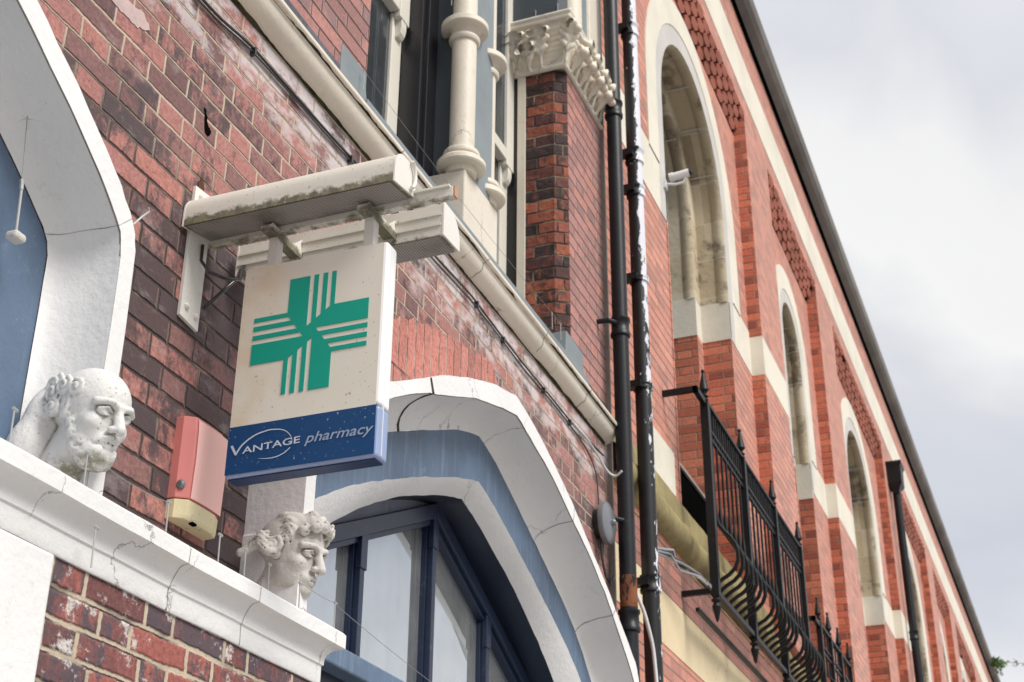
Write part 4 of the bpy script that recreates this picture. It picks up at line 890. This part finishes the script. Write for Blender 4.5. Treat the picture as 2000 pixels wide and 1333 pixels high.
wire((4.0, -.285, 3.07), (4.246, -.285, 3.07), 'thin wire strung from the grimy head to the cornice end', .006)
wire((4.246, -.285, 3.065), (6.6, .02, 3.13), 'thin wire running from the cornice end past the arched window panes', .02)
wire((4.66, -.03, 5.70), (7.07, -.06, 5.67), 'thin wire running over the upper sill past the dark window', .03)
wire((7.07, -.06, 5.67), (7.22, -.06, 5.67), 'short thin wire between two posts beside the sooty pier', .0)
MP = thing('wire_anchor', 'wire anchor with a lump of old mortar hanging before the blue panel', 'wire anchor', (2.645, -.10, 3.65))
MB().tube([(2.644, -.1, 3.665), (2.634, -.1, 3.80)], .0045, 6).build('anchor_rod', M['metal'], MP, smooth=60)
lm = MB().box(2.622, 2.668, -.122, -.082, 3.640, 3.664).build('mortar_lump', M['grimy_carved'], MP, bevel=.008)
MB().tube([(2.634, -.1, 3.80), (2.632, -.1, 3.815), (2.628, -.1, 3.83)], .006, 6).build('turnbuckle', M['metal'], MP)
MB().tube([(2.628, -.1, 3.83), (2.60, -.1, 4.05), (2.557, -.1, 4.45)], .0012, 5).build('hanging_wire', M['wire'], MP)
HK = MB().tube([(2.985, -.215, 3.866), (3.00, -.225, 3.895), (3.03, -.23, 3.935), (3.022, -.23, 3.945)], .0035, 6)
tag(HK.build('wire_hook', M['metal'], None, smooth=60), 'small white wire hook at the shoulder of the left arch', 'hook')

# ------------------------------------------------------------------ arcaded red brick building
B2 = thing('arcaded_brick_building', 'long orange red brick building with stone arches, white bands and a dark coping', 'building', (12, 0, 0))
YB, YFR = .02, -.117
ZG, ZH = 11.12, 11.40            # foot and head of the sloping tile corbels
XE = 57.0
bays = [(8.30, 13.325, 11.30, 1.12), (14.525, 17.50, 15.95, .525), (18.81, 23.32, 20.98, 1.12), (24.58, 29.08, 26.83, 1.12), (30.34, 33.33, 31.8, .525), (34.58, 39.09, 36.8, 1.12), (40.35, 43.33, 41.8, .525), (44.54, 49.05, 46.75, 1.12), (50.3, 54.8, 52.5, 1.12)]
ZS = 5.11
def zc(r): return 9.47 if r > .8 else 9.75
def archline(cx, r, y, z0, c, n=22):
    return [(cx - r, y, z0)] + [(cx - r * cos(pi * i / n), y, c + r * sin(pi * i / n)) for i in range(n + 1)] + [(cx + r, y, z0)]
holes = [[(p[0], p[2]) for p in archline(cx, r + .03, 0, ZS, zc(r))] for a, b, cx, r in bays]
MB().xz([(8.30, 0), (XE, 0), (XE, ZG), (8.30, ZG)], YB, YB + .14, holes).build('bay_wall', M['brick_far'], B2)
pil = [(b, bays[i + 1][0] if i + 1 < len(bays) else XE) for i, (a, b, cx, r) in enumerate(bays)]
MB().box(8.30, XE, YFR, YB + .3, ZH, 12.815).build('parapet_wall', M['brick_far'], B2)
for a, b in pil: MB().box(a, b, YFR, YB + .05, 5.4, ZH).build('pilaster', M['brick_far'], B2)
MB().box(8.302, XE, YFR - .004, YFR + .1, 11.66, 12.29).build('stone_band', M['stone_pale'], B2)
MB().yz([(.3, 12.845), (-.150, 12.845), (-.165, 12.87), (-.240, 12.91), (-.285, 12.97), (-.300, 13.06), (-.300, 13.13), (.3, 13.15)], 8.28, XE + .1).build('coping', M['coping'], B2, bevel=.006)
MB().box(8.29, XE + .05, -.16, .2, 12.815, 12.845).build('coping_dark_strip', M['void'], B2)  # near-black strip under the coping edge
for i, (a, b) in enumerate(pil):
    MB().box(a - .003, b + .003, YFR - .004, YB + .05, 8.12 - .09 * min(i, 1), 8.56 - .07 * min(i, 1)).build('stone_band', M['stone_pale'], B2)
for i, (a, b, cx, r) in enumerate(bays):
    c = zc(r)
    ZP0, ZP1, ZB0, ZB1 = (8.11, 8.52, 8.12, 8.63) if i == 0 else (7.93, 8.38, 8.03, 8.50)
    # flush stone band either side of the opening
    MB().box(a, cx - r - .03, YB - .005, YB + .05, ZB0, ZB1).build('stone_band', M['stone_pale'], B2)
    MB().box(cx + r + .03, b, YB - .005, YB + .05, ZB0, ZB1).build('stone_band', M['stone_pale'], B2)
    w1, w2 = (.20, .50) if r > .8 else (.17, .47)
    o1 = archline(cx, r + w2, YB - .012, ZB1 - .02, c); o2 = archline(cx, r + w1, YB - .014, ZB1 - .02, c); o3 = archline(cx, r + w1 - .01, YB - .006, ZB1 - .02, c); o4 = archline(cx, r, YB - .006, ZB0, c)
    MB().loft([archline(cx, r + w2, YB + .02, ZB1 - .02, c), o1, o2, o3]).build('arch_ring', M['stone_pale'], B2)
    MB().loft([archline(cx, r + w1 - .01, YB - .006, ZB0, c), o4]).build('arch_ring_inner', M['stone_grey'], B2)
    # two recessed orders: stone above, pale springers, brick jambs
    st = .196 if r > .8 else .125
    yA, y1, y2, y3 = YB - .006, .30, .30, .60
    def ln(q, y): return archline(cx, q, y, ZP1, c)
    def roll(q, y): return [ln(q, y), ln(q - .018, y + .02), ln(q - .022, y + .055), ln(q - .012, y + .095), ln(q + .010, y + .115), ln(q + .010, y + .125), ln(q, y + .13)]
    MB().loft(roll(r, yA) + [ln(r, y1)] + roll(r - st, y2) + [ln(r - st, y3)]).build('stone_arch_order', M['stone'], B2, smooth=40)
    for s in (-1, 1):
        def jamb(z0, z1, mat, name, grow):
            xs_ = [(cx + s * (r - grow), yA), (cx + s * (r - grow), y1), (cx + s * (r - st - grow), y2), (cx + s * (r - st - grow), y3), (cx + s * (r + .029), y3), (cx + s * (r + .029), yA)]
            MB().xy(xs_, z0, z1).build(name, mat, B2)
        jamb(ZP0, ZP1 + .004, M['stone_pale'], 'springer_block', .008)
        jamb(ZS, ZP0, M['brick_far'], 'brick_jamb', 0.)
    if i < 4:
        for q, ya, yb in ((r, yA + .02, y1), (r - st, y2 + .02, y3)):
            for k in range(1, 7):
                an = pi * k / 7
                px, pz = cx - (q - .0235) * cos(an), c + (q - .0235) * sin(an); tx, tz = sin(an) * .006, cos(an) * .006
                MB().prism([(px - tx, ya, pz - tz), (px + tx, ya, pz + tz), (px + tx - .03 * cos(an), ya, pz + tz + .03 * sin(an)), (px - tx - .03 * cos(an), ya, pz - tz + .03 * sin(an))], (0, yb - ya, 0)).build('voussoir_joint', M['stone_grey'], B2)
    MB().prism(archline(cx, r + .02, .585, ZS, c), (0, .02, 0)).build('window_pane', M['dark_pane'], B2)
    # tile corbelling that slopes out from the bay to the face of the pilasters
    if i < 7:
        n_r = 4; rise = ZH - ZG; run = YB - YFR
        def onslope(x, t, d): # point on the slope, t up the slope, d below it
            return (x, YB - run * t - d * .89, ZG + rise * t - d * .45)
        MB().prism([onslope(a, -.02, -.02), onslope(b, -.02, -.02), onslope(b, 1.0, -.02), onslope(a, 1.0, -.02)], (0, .06, .06)).build('corbel_back', M['void'], B2)
        g_ = MB(); px = .262; n_r = 4; rt = random.Random(i)
        for row in range(n_r):
            x = a + .01 - (px / 2 if row % 2 else 0)
            t0, t1 = (row - .06) / n_r, (row + 1.06) / n_r
            while x + px * .4 < b:
                w_ = px * .80; jx = rt.uniform(-.010, .010); d = .012 + rt.uniform(-.008, .006); tm = (t0 + t1) / 2
                if rt.random() > .008:
                    hx = [(x + jx - .012, tm), (x + w_ * .16 + jx, t1 - .02), (x + w_ * .84 + jx, t1 - .02), (x + w_ + jx + .012, tm), (x + w_ * .84 + jx, t0 + .02), (x + w_ * .16 + jx, t0 + .02)]
                    hx = [(min(max(p, a + .004), b - .004), min(max(q, 0.), 1.02)) for p, q in hx]
                    k0 = len(g_.v); g_.loft([[onslope(p, q, -.018) for p, q in hx], [onslope(p, q, d) for p, q in hx]], True); g_.f.append(tuple(range(k0 + 6, k0 + 12)))
                x += px
        g_.build('tile_corbelling', M['terracotta'], B2)
# sill moulding, lower wall band
rp = [(YB + .02, 5.60), (.0, 5.58), (-.01, 5.46), (-.012, 5.40)] + [(.045 - .128 * sin(radians(t)), 5.27 + .128 * cos(radians(t))) for t in range(26, 181, 14)] + [(.03, 5.13), (.015, 5.09), (YB + .02, 5.08)]
xsr = np.r_[np.linspace(8.35, 14.6, 50), np.linspace(15, XE, 30)]
rnd = random.Random(8); jit = [rnd.uniform(-.010, .010) for _ in xsr]
MB().loft([[(x, y - jit[i] * (1 if y < -.02 else 0), z + jit[i] * .6) for i, x in enumerate(xsr)] for y, z in rp]).build('sill_roll', M['lichen'], B2, smooth=50)
MB().box(8.35, XE, YB - .005, YB + .05, 4.335, 4.72).build('painted_band', M['band'], B2)
MB().box(8.35, XE, YB - .003, YB + .05, 4.72, 5.08).build('base_brickwork', M['brick_base'], B2)
MB().box(9.40, 10.02, YB - .006, YB + .02, 5.58, 5.95).build('pale_stone_patch', M['stone_pale'], B2)
DK = 6.255
# near-black box standing in for the dark void in the first opening
MB().box(11.30 - .90, 11.30 + .915, .235, .58, 5.16, DK).build('dark_opening_box', M['void'], B2)
MB().box(11.30 - .91, 11.30 + .92, .215, .58, DK, DK + .03).build('opening_shelf', M['timber'], B2)

# ------------------------------------------------------------------ balcony railings
YR = -.238
def finial(mb, x, y, z, k=1.):
    mb.lathe(x, y, [(.022 * k, z), (.030 * k, z + .012), (.018 * k, z + .03), (.030 * k, z + .045), (.014 * k, z + .06), (.016 * k, z + .075), (.034 * k, z + .10), (.030 * k, z + .125), (.012 * k, z + .235), (.010 * k, z + .25), (.015 * k, z + .262), (.011 * k, z + .277), (.002, z + .282)], 12)
def railing(label, loc, xs, ztop, zrail, zfoot, nb, k=1.):
    t = thing('balcony_railing', label, 'railing', loc, 'iron balcony railings')
    for x in xs:
        p = MB().box(x - .027 * k, x + .027 * k, YR - .027 * k, YR + .027 * k, zfoot, ztop - .28 * k); finial(p, x, YR, ztop - .282 * k, k)
        p.lathe(x, YR, [(.004, zfoot - .17 * k), (.012 * k, zfoot - .15 * k), (.03 * k, zfoot - .07 * k), (.018 * k, zfoot - .045 * k), (.034 * k, zfoot - .03 * k), (.02 * k, zfoot - .012 * k), (.028 * k, zfoot + .002)], 12)
        p.build('post', M['iron'], t, smooth=30)
    a, b = xs[0], xs[-1]
    MB().box(a, b, YR - .022, YR + .022, zrail, zrail + .028).box(a, b, YR - .012, YR + .012, zrail - .20, zrail - .18).box(a, b, YR - .012, YR + .012, zrail - .27, zrail - .25).build('top_rail', M['iron'], t, bevel=.003)
    MB().box(a, b, YR - .02, YR + .02, zfoot + .01, zfoot + .05).build('bottom_rail', M['iron'], t, bevel=.003)
    H_ = zrail - zfoot
    for i in range(len(xs) - 1):
        for j in range(nb):
            x = xs[i] + (xs[i + 1] - xs[i]) * (j + 1) / (nb + 1); o = zfoot
            pth = [(YR, zrail), (YR, o + .60), (YR - .025, o + .570), (YR - .088, o + .51), (YR - .140, o + .43), (YR - .160, o + .345), (YR - .146, o + .265), (YR - .095, o + .205), (YR - .02, o + .170), (YR + .045, o + .145), (YR + .068, o + .108), (YR + .055, o + .065), (YR + .01, o + .035)]
            P = resample(pth, 26)
            P[1:-1] = .25 * P[:-2] + .5 * P[1:-1] + .25 * P[2:]
            MB().tube([(x, y, z) for y, z in P], [(.0085 if i < 12 else .0145) * k for i in range(26)], 6).build('baluster', M['iron'], t, smooth=60)
    if nb > 5:
        for i in range(len(xs) - 1):     # small square panel lattice under the top rail
            for j in range(nb + 1):
                x = xs[i] + (xs[i + 1] - xs[i]) * (j + .5) / (nb + 1); MB().box(x - .007, x + .007, YR - .007, YR + .007, zrail - .26, zrail).build('lattice_bar', M['iron'], t)
    for x in (a,):
        MB().box(x - .30, x, YR - .02, YR + .02, zrail - .03, zrail + .015).box(x - .30, x - .26, YR - .02, YB + .02, zrail - .03, zrail + .015).build('wall_stay', M['iron'], t, bevel=.003)
        MB().box(x - .02, x + .02, YR - .02, YB + .02, zfoot + .02, zfoot + .06).build('foot_stay', M['iron'], t, bevel=.003)
    for i in range(len(xs) - 1):
        x0, x1 = xs[i], xs[i + 1]
        m_ = MB().box(x0, x1, -.105, -.080, zfoot - .10, zfoot - .07)
        m_.build('scroll_stay', M['iron'], t)
    return t
railing('black iron bellied balcony railing with spear finials in front of the first tall arch', (10.06, YR, 4.81), (10.06, 11.287, 12.53, 13.72), 6.69, 6.36, 4.81, 7, 1.15)
railing('smaller black iron railing farther along in front of the narrow second arch', (14.49, YR, 4.74), (14.49, 15.07, 15.67, 16.30), 6.106, 5.81, 4.74, 3, 1.0)
tag(MB().tube([(12.19, .32, 6.29), (12.19, .36, 6.34), (12.19, .42, 6.42), (12.19, .44, 6.46)], [.012, .03, .028, .018], 8).build('wind_torn_bag', M['cable_white'], None, smooth=60), 'white scrap of plastic caught on the dark shelf behind the railing', 'scrap')
cw = thing('cable_bundle', 'tangle of grey cables tied to the end of the iron railing', 'cable', (9.7, -.2, 4.9))
rnd = random.Random(5)
for k in range(5):
    MB().tube([(9.00 + .02 * k, -.04, 4.84 + .01 * k), (9.28, -.10 - .01 * k, 4.87 + .012 * k), (9.52, -.14 + .012 * k, 4.88 + rnd.uniform(-.03, .04)), (9.76, -.20, 4.86 + rnd.uniform(-.02, .04)), (9.95, -.228, 4.84 + rnd.uniform(-.02, .02))], .009, 6).build('cable_strand', M['cable'] if k % 2 else M['wire'], cw, smooth=60)
cable([(8.44, -.10, 4.40), (8.48, -.15, 4.25), (8.54, -.18, 4.05), (8.56, -.19, 3.8), (8.53, -.18, 3.5), (8.52, -.16, 3.1)], .012, M['cable_white'], 'pale cable hanging between the feet of the two downpipes')

# ------------------------------------------------------------------ camera on the arch, hopper pipe, weed
CC = thing('security_camera', 'small white security camera on the near side of the first stone arch', 'security camera', (10.12, YB, 8.485))
MB().box(10.09, 10.16, YB - .03, YB + .01, 8.43, 8.51).build('mount_plate', M['cable_white'], CC, bevel=.006)
MB().tube([(10.115, YB - .02, 8.475), (10.135, YB - .10, 8.465), (10.155, YB - .17, 8.485), (10.155, YB - .19, 8.530)], .012, 8).build('camera_arm', M['cable_white'], CC, smooth=60)
MB().tube([(10.145, YB - .08, 8.550), (10.155, YB - .22, 8.570)], .036, 14).build('camera_body', M['cable_white'], CC, smooth=50)
MB().tube([(10.155, YB - .22, 8.570), (10.157, YB - .245, 8.574)], [.034, .028], 14).build('camera_lens', M['black_frame'], CC, smooth=50)
MB().tube([(10.143, YB - .05, 8.545), (10.145, YB - .085, 8.550)], .042, 14).build('camera_hood', M['cable_white'], CC, smooth=50)
HX, HY = 23.85, -.225
HP = thing('hopper_downpipe', 'black rainwater pipe with a square hopper head on the third pilaster', 'drainpipe', (HX, HY, 0))
MB().lathe(HX, HY, [(.066, 0), (.066, 10.72)], 20).build('pipe', M['pipe'], HP, smooth=60)
hp = MB().loft([[(HX + sx * w_, HY + sy * w_ * .7, z) for sx, sy in ((-1, -1), (1, -1), (1, 1), (-1, 1))] for w_, z in ((.075, 10.64), (.105, 10.72), (.18, 10.80), (.19, 11.10), (.22, 11.14), (.22, 11.18))], True)
hp.f.append((len(hp.v) - 4, len(hp.v) - 3, len(hp.v) - 2, len(hp.v) - 1)); hp.build('hopper_head', M['pipe'], HP, bevel=.006)
for z in (8.2, 5.6):
    m_ = MB(); collar(m_, HX, HY, z, .066, .15); m_.build('pipe_collar', M['pipe'], HP, smooth=50)
WD = thing('roof_weed', 'green weed growing out of the dark coping at the far end of the roof', 'plant', (44.6, -.30, 12.93))
rnd = random.Random(3)
st = MB(); lf = MB()
for k in range(7):
    dx, dy, dz = rnd.uniform(-.2, .3), rnd.uniform(-.32, .0), rnd.uniform(-.25, .2)
    if k == 0: dx, dy, dz = .5, -1.25, .0
    pth = [(44.6 + dx * t, -.29 + dy * t, 12.93 + dz * t - .2 * t * t + .1 * t) for t in np.linspace(0, 1, 8)]
    st.tube(pth, .008, 5)
    for p in pth[1:]:
        for q in range(5):
            c = Vector(p) + Vector((rnd.uniform(-.12, .12), rnd.uniform(-.1, .1), rnd.uniform(-.08, .08))); a = Vector((rnd.uniform(-1, 1), rnd.uniform(-1, 1), rnd.uniform(-1, 1))).normalized() * .06; b = a.cross(Vector((rnd.uniform(-1, 1), rnd.uniform(-1, 1), .3))).normalized() * .035
            lf.add([c - a, c + b, c + a, c - b], [(0, 1, 2, 3)])
st.add(lf.v, lf.f).build('sprig', M['leaf'], WD)
